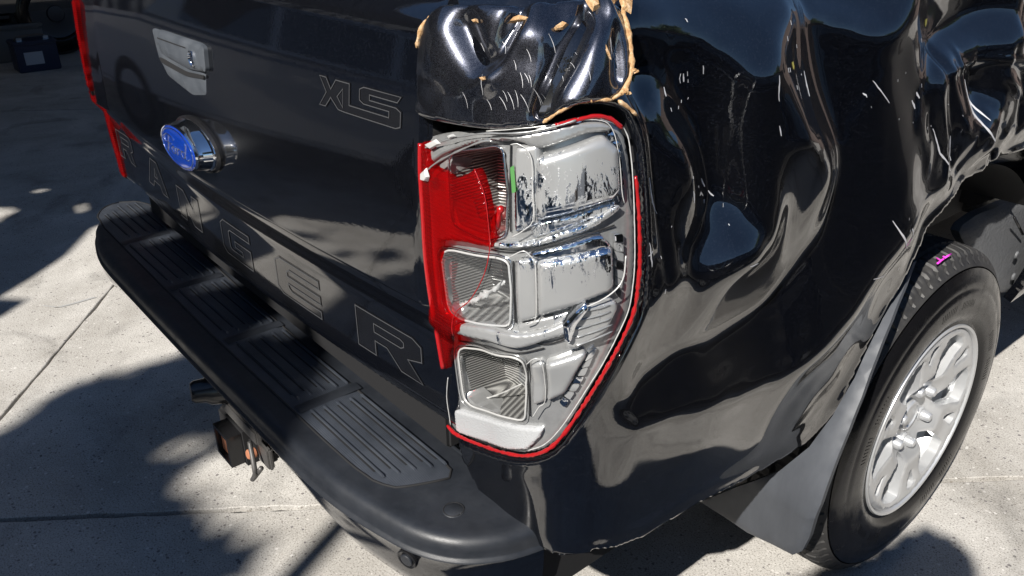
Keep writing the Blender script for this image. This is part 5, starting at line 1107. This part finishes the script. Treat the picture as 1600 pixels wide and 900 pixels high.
ST = [sx(L) for L in ([(-.72, -.13), (-.60, -.14), (-.58, .12), (-.70, .12)], [(-.50, -.14), (-.27, -.14), (-.29, .12), (-.49, .12)], [(-.15, -.14), (.03, -.14), (.02, .12), (-.15, .12)], [(.13, -.14), (.26, -.14), (.24, .05), (.15, .08)], [(-.72, -.18), (.40, -.19), (.42, -.075), (.2, -.06), (-.72, -.06)])]
tr = empty('shadow_tree', (3.2, -7.6, 0), 'leafy tree behind the photographer, crown shaped to cast the shadows', 'tree')  # unseen tree, its leaves set along sun rays to the wanted shadow outlines
cp = np.vstack([canopy([S2], H2, 4.6, 5.6, 900, .085), canopy(ST, [], 3.6, 4.0, 1500, .05)])
leaves('crown', cp, .085, tr)
limb('trunk', [(3.2, -7.6, -.05), (3.1, -7.5, 1.5), (2.9, -7.3, 3.0), (2.4, -7.0, 4.2)], .22, .12, tr)
for e in ((1.2, -6.4, 4.9), (.7, -5.6, 4.6), (2.0, -6.2, 5.0), (.9, -7.3, 5.2), (2.1, -4.0, 3.8), (1.2, -3.8, 3.8)): limb('branch', [(2.9, -7.3, 3.0), ((2.9+e[0])/2, (e[1]-7.3)/2, (3+e[2])/2+.3), e], .08, .02, tr)
# leaf clump added behind the camera, cut to cast the photographer's shadow
HB = gp([(1255, 905), (1300, 880), (1350, 868), (1388, 852), (1405, 838), (1440, 830), (1478, 835), (1500, 850), (1515, 875), (1528, 905), (1545, 960), (1500, 1050), (1300, 1050), (1200, 960)])
t2 = empty('shadow_clump', (2.35, -3.4, 0), 'leaf clump on a trunk, added behind the camera to cast the photographer shadow', 'tree')
BS = [G(1300, 880), G(1500, 880), (1.45, .6), (1.75, 0), (2.2, -1.0), (2.0, -2.2), (.6, -2.2), (.75, -1.0), (.92, -.2), (.86, .5)]
c2_ = np.vstack([canopy([HB], [], 2.1, 2.7, 4200, .035), canopy([BS], [], 2.0, 3.2, 2600, .05)]); leaves('crown', c2_, .035, t2)
m2 = c2_.mean(0); limb('trunk', [(2.35, -3.4, -.05), (2.3, -3.3, 1.0), (2.1, -3.0, 1.9), tuple(m2)], .045, .012, t2)
def bigtree(x, y, h, r, lab):
    t = empty('yard_tree', (x, y, 0), lab, 'tree', 'trees round the yard'); n = 2600; cl = RNG.normal(size=(26, 3)); cl /= np.linalg.norm(cl, axis=1)[:, None]; cl = cl*RNG.uniform(.3, 1, (26, 1))*np.array([r, r, r*.8])
    P = cl[RNG.integers(0, 26, n)]+RNG.normal(size=(n, 3))*r*.2+np.array([x, y, h]); leaves('crown', P, .20, t); limb('trunk', [(x, y, -.05), (x+.1, y, h*.4), (x, y+.1, h)], .22, .08, t)
    for k in range(4): q = cl[k]+np.array([x, y, h]); limb('branch', [(x+.1, y, h*.4), ((x+q[0])/2, (y+q[1])/2, h*.75), tuple(q)], .09, .02, t)
bigtree(10, 14, 4.0, 1.8, 'bushy yard tree beyond the timber fence'); bigtree(16, 17, 4.2, 2.4, 'wide yard tree behind the timber fence'); bigtree(-4, 18, 4.8, 2.6, 'tall yard tree past the dull brick building')
bigtree(-5.2, -6.8, 5.0, 2.5, 'broad yard tree added near the carport roof to block sky light'); bigtree(-1.4, -10.3, 5.6, 2.4, 'yard tree added before the rear building to block sky light'); bigtree(5.8, -10.8, 6.0, 2.6, 'yard tree added right of the shadow-casting tree to block sky light'); bigtree(8.5, -4.5, 5.2, 2.6, 'yard tree behind the near end of the timber fence')  # first three trees added out of view to block sky light
